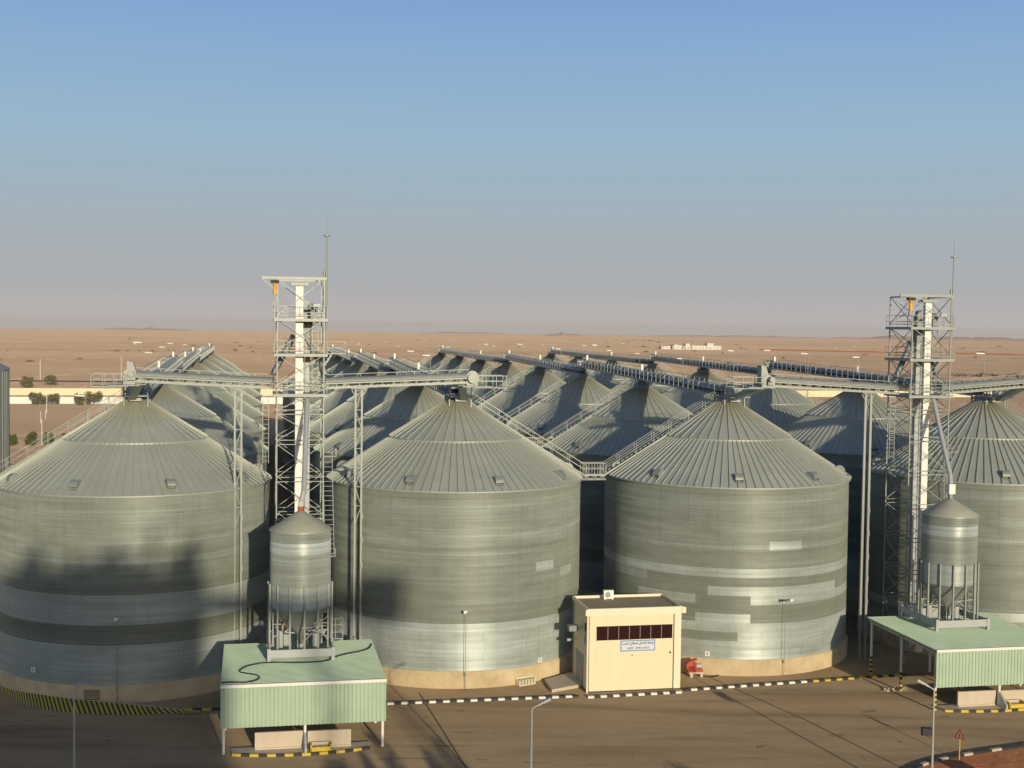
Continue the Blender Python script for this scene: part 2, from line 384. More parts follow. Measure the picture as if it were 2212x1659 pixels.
def wall_mesh(col, row):
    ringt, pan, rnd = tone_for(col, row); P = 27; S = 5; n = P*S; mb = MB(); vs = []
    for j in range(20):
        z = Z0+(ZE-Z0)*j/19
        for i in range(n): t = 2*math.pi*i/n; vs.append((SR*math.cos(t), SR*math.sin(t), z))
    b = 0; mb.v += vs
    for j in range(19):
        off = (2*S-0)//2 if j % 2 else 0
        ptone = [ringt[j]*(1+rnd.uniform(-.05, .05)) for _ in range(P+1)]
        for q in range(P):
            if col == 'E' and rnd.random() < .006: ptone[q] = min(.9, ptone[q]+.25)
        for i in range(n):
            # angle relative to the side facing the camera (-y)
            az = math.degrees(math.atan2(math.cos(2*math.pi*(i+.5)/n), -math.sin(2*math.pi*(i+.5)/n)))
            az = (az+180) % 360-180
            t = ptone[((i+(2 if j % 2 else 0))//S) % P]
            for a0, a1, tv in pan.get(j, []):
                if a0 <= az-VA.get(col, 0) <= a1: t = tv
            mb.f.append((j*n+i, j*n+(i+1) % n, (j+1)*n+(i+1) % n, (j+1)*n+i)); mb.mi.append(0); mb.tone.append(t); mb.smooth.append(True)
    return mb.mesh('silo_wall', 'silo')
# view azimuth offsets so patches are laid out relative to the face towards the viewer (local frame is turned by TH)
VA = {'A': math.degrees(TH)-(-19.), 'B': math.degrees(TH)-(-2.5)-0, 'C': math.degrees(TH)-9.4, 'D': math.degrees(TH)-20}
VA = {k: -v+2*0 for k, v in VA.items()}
def cone_lower():
    mb = MB(); n = 96; r0, z0, r1, z1 = 12.18, ZE-.10, 6.15, ZE+(12.18-6.15)*.6216
    vs = [(r*math.cos(2*math.pi*i/n), r*math.sin(2*math.pi*i/n), z) for r, z in ((r0, z0-.12), (r0, z0), (r1, z1)) for i in range(n)]
    mb.add(vs, [(j*n+i, j*n+(i+1) % n, (j+1)*n+(i+1) % n, (j+1)*n+i) for j in range(2) for i in range(n)])
    for i in range(n):
        t = 2*math.pi*i/n; c, s = math.cos(t), math.sin(t)
        mb.bar(((r0+.04)*c, (r0+.04)*s, z0+.05), (r1*c, r1*s, z1+.05), .085, .13)
    return mb.mesh('lower_roof', 'roof')
def cone_upper():
    mb = MB(); n = 40; r0, r1 = 6.35, .95; z0 = ZE+(12.18-6.35)*.6216+.14; z1 = z0+(r0-r1)*.6216
    vs = [(r*math.cos(2*math.pi*i/n), r*math.sin(2*math.pi*i/n), z) for r, z in ((r0, z0-.14), (r0, z0), (r1, z1)) for i in range(n)]
    mb.add(vs, [(j*n+i, j*n+(i+1) % n, (j+1)*n+(i+1) % n, (j+1)*n+i) for j in range(2) for i in range(n)])
    for i in range(n):
        t = 2*math.pi*i/n; c, s = math.cos(t), math.sin(t)
        mb.bar(((r0+.03)*c, (r0+.03)*s, z0+.05), (r1*c, r1*s, z1+.05), .08, .13)
    return mb.mesh('upper_roof', 'roof'), z1
def collar_mesh(zt):
    mb = MB(); mb.lathe([(1.0, zt-.12), (1.05, zt+.12), (.98, zt+.14), (.98, zt+.5), (.3, zt+.62), (.0, zt+.62)], 24)
    return mb.mesh('collar', 'galv')
def hood_mesh():
    mb = MB(); pr = [(0, 0)]+[(-.95+.95*math.cos(a)*1.0, .62*math.sin(a)+.12) for a in (0.35, .75, 1.15, 1.57)]+[(-1.35, .55), (-1.6, .05)]
    # radial outward is +x; hood opens outwards
    vs = [(x, y, z) for y in (-.42, .42) for x, z in pr]; n = len(pr)
    fs = [(i, i+1, n+i+1, n+i) for i in range(1, n-1)]+[tuple(range(n-1, -1, -1)), tuple(range(n, 2*n)), (n-1, 0, n, 2*n-1)]
    mb.add(vs, fs); mb.m = 1; mb.bar((.02, -.34, .05), (.02, .34, .05), .04, .05)
    mb.m = 0; mb.bar((.0, -.42, .06), (.0, .42, .06), .06, .12)
    return mb.mesh('roof_vent', ['galv', 'dark'])
MB.ks = .75
def stair_meshes():
    mb = MB(); rl = MB(); k = .6216; x0, x1 = 12.9, 1.3
    zf = lambda x: ZE-.10+(12.18-x)*k+.28
    for y in (-.42, .42):
        mb.bar((x0, y, zf(x0)), (x1, y, zf(x1)), .06, .2)
        for hh in (1.1, .6): rl.bar((x0, y, zf(x0)+hh), (x1, y, zf(x1)+hh), .055)
        x = x0
        while x > x1: rl.bar((x, y, zf(x)), (x, y, zf(x)+1.1), .055); x -= 1.75
    x = x0
    while x > x1: mb.box(x-.13, x+.13, -.42, .42, zf(x)-.02, zf(x)+.03); x -= .45
    return mb.mesh('roof_stair', 'galv'), rl.mesh('handrail', 'galv')
ME_low = cone_lower(); ME_up, ZTOP = cone_upper(); ME_col = collar_mesh(ZTOP); ME_hood = hood_mesh(); ME_st, ME_rail = stair_meshes()
MB.ks = 1.0
def found_mesh():
    mb = MB(); n = 96
    mb.lathe([(SR+.22, -.1), (SR+.22, Z0-.05), (SR+.14, Z0), (SR-.4, Z0)], n); return mb.mesh('foundation', 'concrete')
ME_fd = found_mesh()
COLE = {'A': -8.36, 'B': 21.16, 'C': 48.48, 'D': 76.71}; N0 = 26.52; SRW = 28.62
ordn = ['front', 'second', 'third', 'fourth', 'fifth', 'sixth', 'seventh', 'eighth']
coln = {'A': 'leftmost column', 'B': 'second column from the left', 'C': 'third column from the left', 'D': 'rightmost column'}
front_labels = {'A': 'huge front silo at far left with a broad shadow across its pale bands',
                'B': 'huge front silo left of the cream building, with pale band round its base',
                'C': 'huge front silo right of the cream building with patchwork of pale and dark panels',
                'D': 'huge front silo at far right standing behind the right lattice tower and small bin'}
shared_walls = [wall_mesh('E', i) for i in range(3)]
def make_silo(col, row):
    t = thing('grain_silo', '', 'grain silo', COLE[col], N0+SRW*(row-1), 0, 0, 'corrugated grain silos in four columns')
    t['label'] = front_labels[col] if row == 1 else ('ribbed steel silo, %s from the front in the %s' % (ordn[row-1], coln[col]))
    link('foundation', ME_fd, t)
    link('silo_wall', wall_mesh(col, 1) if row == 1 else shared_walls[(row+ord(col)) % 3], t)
    r = link('lower_roof', ME_low, t); link('upper_roof', ME_up, t); link('collar', ME_col, t)
    if row <= 4:
        a0 = {'A': 11.5, 'B': 19.7, 'C': 6.3, 'D': 11}[col] if row == 1 else 13*row+ord(col)
        view = {'A': -19, 'B': -2.5, 'C': 9.4, 'D': 20}[col]
        for i in range(9):
            # azimuth seen from the camera: 0 = nearest point
            a = R_(-90-math.degrees(TH)+a0-view+40*i) if row == 1 else R_(a0+40*i)
            rr = 11.55; z = ZE-.10+(12.18-rr)*.6216+.02
            v = link('roof_vent', ME_hood, t, (rr*math.cos(a), rr*math.sin(a), z)); v.rotation_euler = (0, math.atan(.6216)*.75, a); v.scale = (.7, .82, .8)
    s = link('roof_stair', ME_st, t); s.rotation_euler = (0, 0, math.pi if col in 'AC' else 0)
    link('handrail', ME_rail, s)
    return t
for col in 'ABCD':
    for row in range(1, 9): make_silo(col, row)

# catwalks bridging silos B-C at eaves
def catwalk(row):
    n = N0+SRW*(row-1); e0, e1 = COLE['B']+12.5, COLE['C']-12.5
    t = thing('catwalk', '%s catwalk bridging the gap between the two middle silo columns at eave height' % ('front' if row == 1 else ordn[row-1]+' row'), 'catwalk', (e0+e1)/2, n, ZE-.2, 0, 'catwalks between middle silos')
    Lh = (e1-e0)/2; d = MB(); d.box(-Lh, Lh, -.5, .5, .12, .2)
    for y in (-.5, .5):
        d.bar((-Lh, y, .1), (Lh, y, .1), .08, .16); d.bar((-Lh, y, -.35), (Lh, y, -.35), .07)
        for i in range(6): x = -Lh+2*Lh*i/6; d.bar((x, y, .1 if i % 2 else -.35), (x+Lh/3, y, -.35 if i % 2 else .1), .05)
    part('deck', d, 'galv', t)
    h = MB()
    for y in (-.5, .5):
        for z in (1.25, .7): h.bar((-Lh, y, z), (Lh, y, z), .055)
        for i in range(5): x = -Lh+2*Lh*i/4; h.bar((x, y, .2), (x, y, 1.25), .055)
    part('handrail', h, 'galv', t)
for r in (1, 2, 3): catwalk(r)

# ------------------------------------------------------------------ conveyors
def conveyor(name_label, p, q, walk=-1, group=None, mat='galvdark', cat='conveyor', feeds=(), motor_at=None, hood=True):
    """enclosed belt conveyor from p to q (e, n, z of its centre)"""
    P = Vector(p); Q = Vector(q); mid = (P+Q)/2; d = Q-P; hl = math.hypot(d.x, d.y); ln = d.length
    t = thing('belt_conveyor', name_label, cat, P.x, P.y, P.z, math.atan2(d.y, d.x), group)
    sl = d.z/hl
    z = lambda x: x*sl
    # cover: half-round
    c = MB(); n = 7; cr_, ch_ = (.5, .42) if mat == 'galv' else (.44, .36); pr = [(cr_*math.cos(a), .08+ch_*math.sin(a)) for a in [math.pi*i/n for i in range(n+1)]]
    vs = [(x, y, zz+z(x)) for x in (0, hl) for y, zz in pr]; k = len(pr)
    c.add(vs, [(i, i+1, k+i+1, k+i) for i in range(k-1)], True); c.add(vs, [tuple(range(k-1, -1, -1)), tuple(range(k, 2*k)), (0, k, 2*k-1, k-1)])
    x = .8
    while x < hl-.3:
        for (y2, z2, y3, z3) in () if mat != 'galv' and int(x) % 3 else ((-.5, .1, -.36, .40), (-.36, .40, 0, .55), (0, .55, .36, .40), (.36, .40, .5, .1)): c.bar((x, y2, z2+z(x)), (x, y3, z3+z(x)), .07, .05)
        x += 1.5
    part('belt_cover', c, mat, t)
    b = MB()
    for y in (-.48, .48):
        b.bar((0, y, -.02), (hl, y, -.02+z(hl)), .08, .12); b.bar((0, y, -.40), (hl, y, -.40+z(hl)), .10, .20)
        x = 0.0; i = 0
        while x < hl-.8: b.bar((x, y, -.4+z(x)), (x, y, 0+z(x)), .06); x += 1.0; i += 1
    b.bar((0, 0, -.42), (hl, 0, -.42+z(hl)), .9, .05)
    part('truss_frame', b, mat, t)
    r = MB(); x = .5
    while x < hl-.3: r.cyl((x, -.42, -.18+z(x)), (x, .42, -.18+z(x)), .07, .07, 8); x += 1.0
    r.bar((0, 0, -.10), (hl, 0, -.10+z(hl)), .7, .03)
    part('rollers', r, 'dark', t)
    for ws in ((walk,) if mat == 'galv' else (walk, -walk)):
        y0, y1 = (.55*ws, 1.2*ws); wk = MB(); wk.bar((0, (y0+y1)/2, -.42), (hl, (y0+y1)/2, -.42+z(hl)), abs(y1-y0), .06)
        wk.bar((0, y1, -.42), (hl, y1, -.42+z(hl)), .05, .18)
        part('walkway', wk, 'galv', t)
        h = MB()
        for zz in (.7, .18): h.bar((0, y1, zz), (hl, y1, zz+z(hl)), .05)
        x = 0.
        while x <= hl: h.bar((x, y1, -.4+z(x)), (x, y1, .7+z(x)), .05); x += 1.6
        part('handrail', h, 'galv', t)
    if hood:
        hd = MB(); zz = z(hl)
        hd.cyl((hl, -.55, .1+zz), (hl, .55, .1+zz), .55, .55, 14); hd.box(hl-.5, hl+.5, -.5, .5, -.7+zz, .1+zz)
        part('head_housing', hd, mat, t)
        mo = MB(); mo.cyl((hl-.2, .55, .2+zz), (hl-.2, 1.2, .2+zz), .26, .26, 12); mo.box(hl-.55, hl+.1, .55, .95, -.3+zz, .0+zz)
        part('drive_motor', mo, 'galv', t)
    for x in feeds:
        f = MB(); zz = z(x); gb = ZTOP+.4-P.z; f.box(x-.45, x+.45, -.5, .5, -.75+zz, -.4+zz); f.cyl((x, 0, -.75+zz), (x, 0, gb), .35, .35, 10)
        for sy in (-.55, .55): f.bar((x-.6, sy, -.45+zz), (x-.9, sy*1.4, gb-.75), .08); f.bar((x+.6, sy, -.45+zz), (x+.9, sy*1.4, gb-.75), .08)
        part('discharge_spout', f, mat, t)
    for x in (motor_at or ()):
        f = MB(); zz = z(x); f.box(x-.1, x+.1, -.12, .12, .4+zz, 1.15+zz); f.box(x-.14, x+.14, -.16, .16, 1.15+zz, 1.2+zz)
        part('vent_stack', f, 'white', t)
    return t
segs = ((1, 3, 'lower'), (3, 5, 'middle'), (5, 8, 'far'))
for col in 'ABCD':
    for a, b, nm in segs:
        n0 = N0+SRW*(a-1)+.4; n1 = N0+SRW*(b-1)-.5; z0 = ZTOP+{1: 1.05, 3: 1.0, 5: .85}[a]; z1 = ZTOP+{1: 2.1, 3: 1.7, 5: 1.15}[a]
        x_mid = [SRW*(i-a) for i in range(a+1, b)]
        conveyor('%s covered conveyor running over the silo tops of the %s' % (nm, coln[col]), (COLE[col], n0, z0), (COLE[col], n1, z1), walk=+1,
                 group='conveyors over the silo columns', feeds=x_mid, motor_at=[x_mid[0], (n1-n0)-1.2])
# head platforms on the apexes of the front silos and cross conveyors from the towers
CN = 18.6
def cross(label, e0, e1, z0, z1, **k): return conveyor(label, (e0, CN, z0), (e1, CN, z1), walk=k.pop('walk', 1), mat='galv', group='cross conveyors from the towers', **k)
cross('grey conveyor from the left tower out to the leftmost silo top', 3.9, -8.2, 26.45, 27.0, walk=-1)
cross('grey conveyor from the left tower across to silo beside cream building', 8.3, 21.3, 26.45, 27.0)
cross('grey conveyor from the right tower back to the patchwork silo top', 62.6, 49.3, 26.1, 26.8, walk=-1)
cross('short grey conveyor from the right tower to the far right silo top', 67.2, 77.2, 26.1, 26.9)
def head_station(label, e, side, fin):
    t = thing('transfer_platform', label, 'platform', e, CN, 0, 0, 'transfer platforms over the front silos')
    s = side; d = MB(); d.box(-1.1, 1.1, 5.3, 7.2, 24.95, 25.05); d.box(-1.6 if s < 0 else -1., 1. if s < 0 else 1.6, -1.1, 1.1, 26.2, 26.28)
    d.box(min(0, s*3.0), max(0, s*3.0), -.9, .9, 26.1, 26.18)
    part('deck', d, 'galv', t)
    f = MB()
    for x in (-1.3, 1.3):
        for y in (6.6, 9.4): f.bar((x*.8, y, 23.3), (x*.8, y, 26.3), .11)
        f.bar((x*.6, -.5, 26.15), (x*.6, 6.6, 26.2), .11, .16); f.bar((x*.8, 6.6, 24.9), (x*.8, 9.4, 24.9), .12)
    f.bar((-1.3, 7.4, 26.1), (1.3, 7.4, 26.1), .12); f.bar((-1.04, 9.4, 24.6), (1.04, 9.4, 26.2), .07); f.bar((-1.04, 6.6, 26.2), (1.04, 6.6, 26.2), .1)
    part('support_frame', f, 'galv', t)
    h = MB()
    for y in (-.9, .9):
        for z in (27.2, 26.7): h.bar((s*.2, y, z), (s*3.0, y, z), .05)
        for i in range(4): h.bar((s*(.2+i*.93), y, 26.2), (s*(.2+i*.93), y, 27.2), .05)
    for z in (27.2, 26.7): h.bar((s*3, -.9, z), (s*3, .9, z), .05)
    for x in (-1.1, 1.1):
        for z in (26.1, 25.6): h.bar((x, 5.3, z), (x, 7.2, z), .045)
        for i in range(3): h.bar((x, 5.3+.95*i, 25), (x, 5.3+.95*i, 26.1), .045)
    part('handrail', h, 'galv', t)
    c = MB(); c.bar((s*-.9, 0, 26.5), (s*.35, 6.6, 24.75), .62, .5); part('chute', c, 'galv', t)
    b = MB(); b.cyl((s*.35, 7.0, 24.6), (s*.35, 7.0, 25.9), .45, .45, 14); b.box(-.5, .5, 6.3, 7.3, 24.5, 24.9); part('inlet_box', b, 'greywhite', t)
    if fin:
        g = MB(); g.prism([(-.12, -.5), (.12, -.5), (.12, .5), (-.12, .5)], 26.6, 28.3); g.bar((s*-.1, 0, 28.2), (s*-.5, 0, 26.9), .9, .5)
        part('head_plate', g, 'galv', t)
    else:
        g = MB(); g.cyl((0, -.9, 27.0), (0, -.6, 27.0), .5, .5, 16); part('head_plate', g, 'galv', t)
    return t
head_station('railed transfer platform on top of the far left front silo', COLE['A']+.1, -1, True)
head_station('railed transfer platform above the silo left of the cream building', COLE['B']+.2, 1, False)
head_station('transfer platform with tall plate above the patchwork panel silo', COLE['C']+.3, -1, True)
head_station('transfer platform above the far right front silo', COLE['D']+.5, 1, False)

def trestle(label, e, ztop, single=False):
    t = thing('support_post', label, 'post', e, CN, 0, 0, 'posts under the cross conveyors')
    m = MB(); 
    for x in (-.28, .28): m.bar((x, 0, 0), (x, 0, ztop-.5), .16 if not single else .22)
    part('post_leg', m, 'galv', t)
    b = MB(); z = ztop-.7; i = 0
    while z > (ztop-11 if not single else ztop-2):
        b.bar((-.28, 0, z), (.28, 0, z-.0), .06); b.bar((-.28 if i % 2 else .28, 0, z), (.28 if i % 2 else -.28, 0, z-1.7), .06); z -= 1.7; i += 1
    b.box(-.7, .7, -.35, .35, ztop-.55, ztop-.42); b.bar((-.7, 0, ztop-.5), (-.28, 0, ztop-1.2), .07); b.bar((.7, 0, ztop-.5), (.28, 0, ztop-1.2), .07)
    part('lattice_brace', b, 'galv', t)
    z = ztop-12
    while z > 2: b = MB(); b.box(.26, .42, -.16, .16, z, z+.5); part('clamp', b, 'galv', t); z -= 2.2
e1 = LA(515, 900, 113.6).x; e2 = LA(771, 900, 116).x; e3 = LA(1839, 900, 127).x
trestle('thin lattice post in front of the leftmost silo', e1, 26.5); trestle('thin lattice post just right of the left tower', e2, 26.5)
trestle('slim post between patchwork silo and right tower', e3, 26.2, True)

# ------------------------------------------------------------------ elevator tower
MB.ks = .72
def make_tower(left):
    t = thing('elevator_tower', 'lattice bucket elevator tower behind the %s green shed' % ('left' if left else 'right'), 'tower', 6.1 if left else 64.9, CN, 0, 0, 'lattice elevator towers'); HT = 35.45 if left else 34.95
    w_, d_ = 1.98, 2.2
    lv = [0, 5.6, 8.6, 11.7, 14.9, 18.1, 21.3, 23.9, 26.0, 29.0, 32.0, HT]
    p = MB()
    for x in (-w_, w_):
        for y in (-d_, d_): p.bar((x, y, 0), (x, y, HT), .14)
    part('corner_posts', p, 'galv', t)
    b = MB()
    for i in range(len(lv)-1):
        z0, z1 = lv[i], lv[i+1]
        for (x0, y0, x1, y1) in ((-w_, -d_, w_, -d_), (-w_, d_, w_, d_), (-w_, -d_, -w_, d_), (w_, -d_, w_, d_)):
            b.bar((x0, y0, z1-.02), (x1, y1, z1-.02), .085)
            if i: b.bar((x0, y0, z0+.35), (x1, y1, z0+.35), .08)
            b.bar((x0, y0, z0+.35), (x1, y1, z1), .075); b.bar((x1, y1, z0+.35), (x0, y0, z1), .075)
    part('cross_bracing', b, 'galv', t)
    for z in (25.55, 29.0, 32.0):
        m = MB(); m.box(-w_-.25, w_+.25, -d_-.25, d_+.25, z, z+.08)
        for y in (-d_-.28, d_+.28): m.bar((-w_-.3, y, z-.05), (w_+.3, y, z-.05), .08, .34)
        for x in (-w_-.28, w_+.28): m.bar((x, -d_-.3, z-.05), (x, d_+.3, z-.05), .08, .34)
        pl = part('platform', m, 'galv', t)
        h = MB()
        for zz in (1.15, .6):
            for y in (-d_-.25, d_+.25): h.bar((-w_-.25, y, z+zz), (w_+.25, y, z+zz), .055)
            for x in (-w_-.25, w_+.25): h.bar((x, -d_-.25, z+zz), (x, d_+.25, z+zz), .055)
        for q in range(5):
            x = -w_-.25+(2*w_+.5)*q/4
            for y in (-d_-.25, d_+.25): h.bar((x, y, z), (x, y, z+1.15), .05)
        part('handrail', h, 'galv', pl)
    c = MB(); c.box(-.42, .22, -1.75, -1.30, 1.0, HT-.55)
    z = 3.
    while z < 33.5: c.box(-.45, .25, -1.78, -1.27, z, z+.06); z += 2.4
    part('elevator_casing', c, 'white', t)
    k = MB(); k.box(-.85, .65, -2.0, -1.1, HT-.55, HT-.3); part('casing_cap', k, 'galv', t)
    c = MB()
    for x0 in (.0, .5): c.box(x0, x0+.42, .55, 1.05, 1.0, 30.7)
    z = 3.
    while z < 30: c.box(-.03, .95, .52, 1.08, z, z+.08); z += 3
    part('elevator_casing', c, 'greywhite', t)
    hd = MB(); pr = [(-.95, 30.6), (.8, 30.6), (.8, 32.9)]+[(-.075+.875*math.cos(a), 32.9+.8*math.sin(a)) for a in (.5, 1., 1.57, 2.1, 2.6)]+[(-.95, 32.9)]
    pr = [(x*.75+.52, z) for x, z in pr]; n = len(pr); vs = [(x, y, z) for y in (.45, 1.2) for x, z in pr]
    hd.add(vs, [tuple(range(n)), tuple(range(2*n-1, n-1, -1))]+[(i, n+i, n+(i+1) % n, (i+1) % n) for i in range(n)])
    part('elevator_head', hd, 'galvdark', t)
    mo = MB(); mo.cyl((.8, -.2, 33.0), (1.5, -.2, 33.0), .42, .42, 14); mo.box(.3, 1.4, -1.0, -.5, 32.9, 33.05); mo.box(.85, 1.15, -.9, -.4, 32.1, 33.); mo.bar((-.5, -1.2, 33.0), (1.3, -.8, 33.0), .1)
    part('drive_motor', mo, 'galvdark', t)
    for s in (-1, 1):
        m = MB(); m.tube([(s*.5, .8, 30.6), (s*1.0, .6, 29.6), (s*2.3, .2, 27.2)], .27, 12); part('discharge_chute', m, 'galvdark', t)
    m = MB(); m.tube([(.62, -1.6, 25.5)]+([(.05, -9.6, 18.2), (-.2, -10.1, 17.2)] if left else [(-.85, -7.7, 18.6), (-1.0, -8.1, 17.9)]), .21, 12); part('feed_pipe', m, 'greywhite', t)
    m = MB(); m.bar((-3.3, -d_, HT+.06), (w_+.2, -d_, HT+.06), .2, .32); m.bar((-w_, d_, HT), (w_, d_, HT), .14, .2)
    m.bar((-3.3, -d_, HT), (-w_, -d_, HT-1.1), .09); m.bar((-w_, -d_, HT), (-w_, d_, HT), .12, .2); m.bar((w_, -d_, HT), (w_, d_, HT), .12, .2)
    part('hoist_beam', m, 'galv', t)
    h = MB(); h.box(-2.55, -1.85, -d_-.28, -d_+.22, HT-.38, HT-.12); h.m = 1; h.cyl((-2.2, -d_, HT-.4), (-2.2, -d_, HT-.7), .2, .15, 12); h.cyl((-2.2, -d_, HT-.7), (-2.2, -d_, HT-1.35), .15, .2, 12)
    part('chain_hoist', h, ['dark', 'orange'], t)
    m = MB(); x, y = w_+.18, -d_+.1; m.cyl((x, y, 31.), (x, y, HT+3.7), .09, .06, 8); m.cyl((x, y, HT+3.7), (x, y, HT+3.8), .28, .28, 12); m.cyl((x, y, HT+3.8), (x, y, HT+5.6), .03, .02, 6)
    m.cyl((x-.2, y, HT+.3), (x-.2, y, HT+.75), .12, .10, 8); part('lightning_mast', m, 'galv', t)
    for (x, y, z) in ((1.35, -1.9, 33.2), (-2.15, -2.3, 33.3)):
        f = MB(); f.box(x-.3, x+.3, y-.12, y+.12, z-.12, z+.16); f.bar((x, y, z), (x, y, z-1.1), .05); part('floodlight', f, 'greywhite' if x > 0 else 'galvdark', t)
    l = MB()
    def ladder(x, y, z0, z1, wd, step=.42, lean=0.):
        l = MB()
        for s in (-wd/2, wd/2): l.bar((x+s, y, z0), (x+s+lean, y, z1), .07)
        z = z0+.2
        while z < z1: l.bar((x-wd/2+lean*(z-z0)/(z1-z0), y, z), (x+wd/2+lean*(z-z0)/(z1-z0), y, z), .05); z += step
        part('ladder', l, 'galv', t)
    ladder(2.6, -1.6, 11.5, 20.6, .8, .42, -.25); ladder(1.3, -.5, 25.6, 33, .5, .4)
    for z in (11.5, 20.2):
        l = MB(); l.box(2.0, 3.1, -2.1, -1.0, z, z+.07); l.bar((3.1, -2.1, z+.7), (3.1, -1.0, z+.7), .05); l.bar((3.1, -2.1, z), (3.1, -2.1, z+.7), .05); l.bar((3.1, -1., z), (3.1, -1., z+.7), .05); part('ladder_landing', l, 'galv', t)
    ladder(2.45, 1.2, 6, 12, .6, .42, .1); ladder(-2.9, -.5, 19.5, 25.5, .5, .4)
    l = MB()
    for s in (-.3, .3): l.bar((.6, .9+s, 25.7), (2.9, .9+s, 29.1), .07, .18)
    for i in range(12): q = i/12; l.box(.6+2.3*q-.12, .6+2.3*q+.12, .6, 1.2, 25.75+3.4*q, 25.8+3.4*q)
    l.box(2.2, 4.0, .4, 1.4, 29.0, 29.08); l.bar((4., .4, 29.05), (4., .4, 30.1), .05); l.bar((2.2, .4, 30.1), (4., .4, 30.1), .05); l.bar((2.2, .4, 29.6), (4., .4, 29.6), .05)
    part('upper_stair', l, 'galv', t)
    return t
make_tower(True); make_tower(False)

# ------------------------------------------------------------------ green sheds
MB.ks = 1.0
def make_shed(left):
    t = thing('green_shed', '', 'shed', 0 if left else 58.0, 0 if left else 2.0, 0, 0, 'pale green truck loading sheds')
    t['label'] = 'pale green open shed below the left bin, black cable on its roof' if left else 'pale green open shed at the right edge, striped posts, bin on its roof'
    W0, W1, D0, D1, H = -.12, 11.95, -.35, 12.0, 5.2
    r = MB(); r.box(W0, W1, D0, D1, H-.10, H)
    y = D0+.12
    while y < D1: r.box(W0-.01, W1+.01, y-.035, y+.035, H, H+.045); y += .33
    part('roof', r, 'greenroof', t)
    f = MB(); x = W0; pt = .30; pts = []
    while x < W1-.01:
        for dx, dy in ((0, 0), (.17, 0), (.21, .06), (.26, .06)): pts.append((min(W1, x+dx), D0-.06+dy))
        x += pt
    pts.append((W1, D0-.06))
    zt, zb = H-.06, 2.05; n = len(pts)
    vs = [(x, y, zb) for x, y in pts]+[(x, y, zt) for x, y in pts]; f.add(vs, [(i, i+1, n+i+1, n+i) for i in range(n-1)])
    f.box(W0, W1, D0+.02, D0+.06, zb, zt)
    part('front_panel', f, 'green', t)
    c = MB(); c.box(W0-.02, W1+.02, D0-.16, D0-.07, H-.16, H+.06); part('roof_trim', c, 'white', t)
    for x in (.1, 6.0, 11.75):
        for y in (.05, 5.9, 11.5):
            p = MB(); p.m = 0; lo = 1.7 if (not left and x < 1) else 0
            p.cyl((x, y, lo), (x, y, H-.1), .11, .11, 12)
            if lo:
                z = 0; i = 0
                while z < lo-.01:
                    p.m = 1+i % 2; p.cyl((x, y, z), (x, y, z+.21), .125, .125, 12); z += .2125; i += 1
            part('post', p, ['white', 'yellow', 'black'], t)
    b = MB()
    for y in (.05, 5.9, 11.5): b.bar((W0, y, H-.22), (W1, y, H-.22), .12, .2)
    for x in (.1, 6, 11.75): b.bar((x, D0, H-.34), (x, D1, H-.34), .12, .2)
    part('roof_beams', b, 'galv', t)
    return t
make_shed(True); make_shed(False)
def make_island(e, n, tall):
    t = thing('kerb_island', 'yellow and black kerbed island under the %s green shed' % ('left' if not tall else 'right'), 'kerb island', e, n, 0, 0, 'islands under the sheds')
    out = []
    for i in range(17):
        q = i/16; x = .75+10.0*q; y = -.35-.75*math.sin(math.pi*q)**.8-0*q; out.append((x, y))
    m = MB(); pts = out+[(10.9, .9), (.6, .9)]; m.prism(pts, .021, .16); part('slab', m, 'barrier', t)
    k = MB()
    for i in range(16):
        k.m = i % 2; a, b = Vector((*out[i], 0)), Vector((*out[i+1], 0)); k.bar(a+Vector((0, -.08, .115)), b+Vector((0, -.08, .115)), .2, .2)
    part('painted_kerb', k, ['yellow', 'black'], t)
    for (x0, x1, y0) in ((2.35, 5.85, .35), (6.2, 9.4, .15)):
        w_ = thing('concrete_barrier', 'tan concrete barrier wall, %s one under the %s shed' % ('left' if x0 < 5 else 'right', 'left' if not tall else 'right'), 'barrier', e+x0, n+y0, .16, 0, 'tan concrete barriers')
        m = MB(); ln = x1-x0; m.box(0, ln, -.06, .16, 0, 1.25); m.box(.03, ln-.03, -.16, .26, 0, .12)
        w_me = m.mesh('barrier_panel', 'barrier'); link('barrier_panel', w_me, w_)
    bx = thing('wheel_guard', 'yellow steel wheel guard frame on the %s island' % ('left' if not tall else 'right'), 'guard', e+6.35, n-.95, .16, 0, 'yellow wheel guards')
    g = MB(); g.box(0, 1.6, 0, .14, 0, .35); g.box(0, .14, 0, .9, 0, .5); g.box(1.46, 1.6, 0, .9, 0, .5); part('guard_frame', g, 'yellow', bx)
    g = MB(); g.box(.14, 1.46, .75, .9, .1, .5); g.box(.3, 1.3, .3, .75, 0, .3); part('guard_plate', g, 'barrier', bx)
    pr = thing('steel_prop', 'slanted grey plate leaning between the barriers of the %s shed' % ('left' if not tall else 'right'), 'plate', e+6.0, n-.15, .16, 0, 'plates between barriers')
    g = MB(); g.prism([(-.06, -1.0), (.10, -1.0), (.10, .5), (-.06, .5)], 0, .35); g.add([(-.06, -1., .35), (.1, -1., .35), (.1, .5, .35), (-.06, .5, .35), (-.06, .2, 1.3), (.1, .2, 1.3), (.1, .5, 1.3), (-.06, .5, 1.3)], [(0, 1, 5, 4), (1, 2, 6, 5), (2, 3, 7, 6), (3, 0, 4, 7), (4, 5, 6, 7)])
    part('plate', g, 'greywhite', pr)
    return t
make_island(0, 0, False); make_island(58.0, 2.0, True)
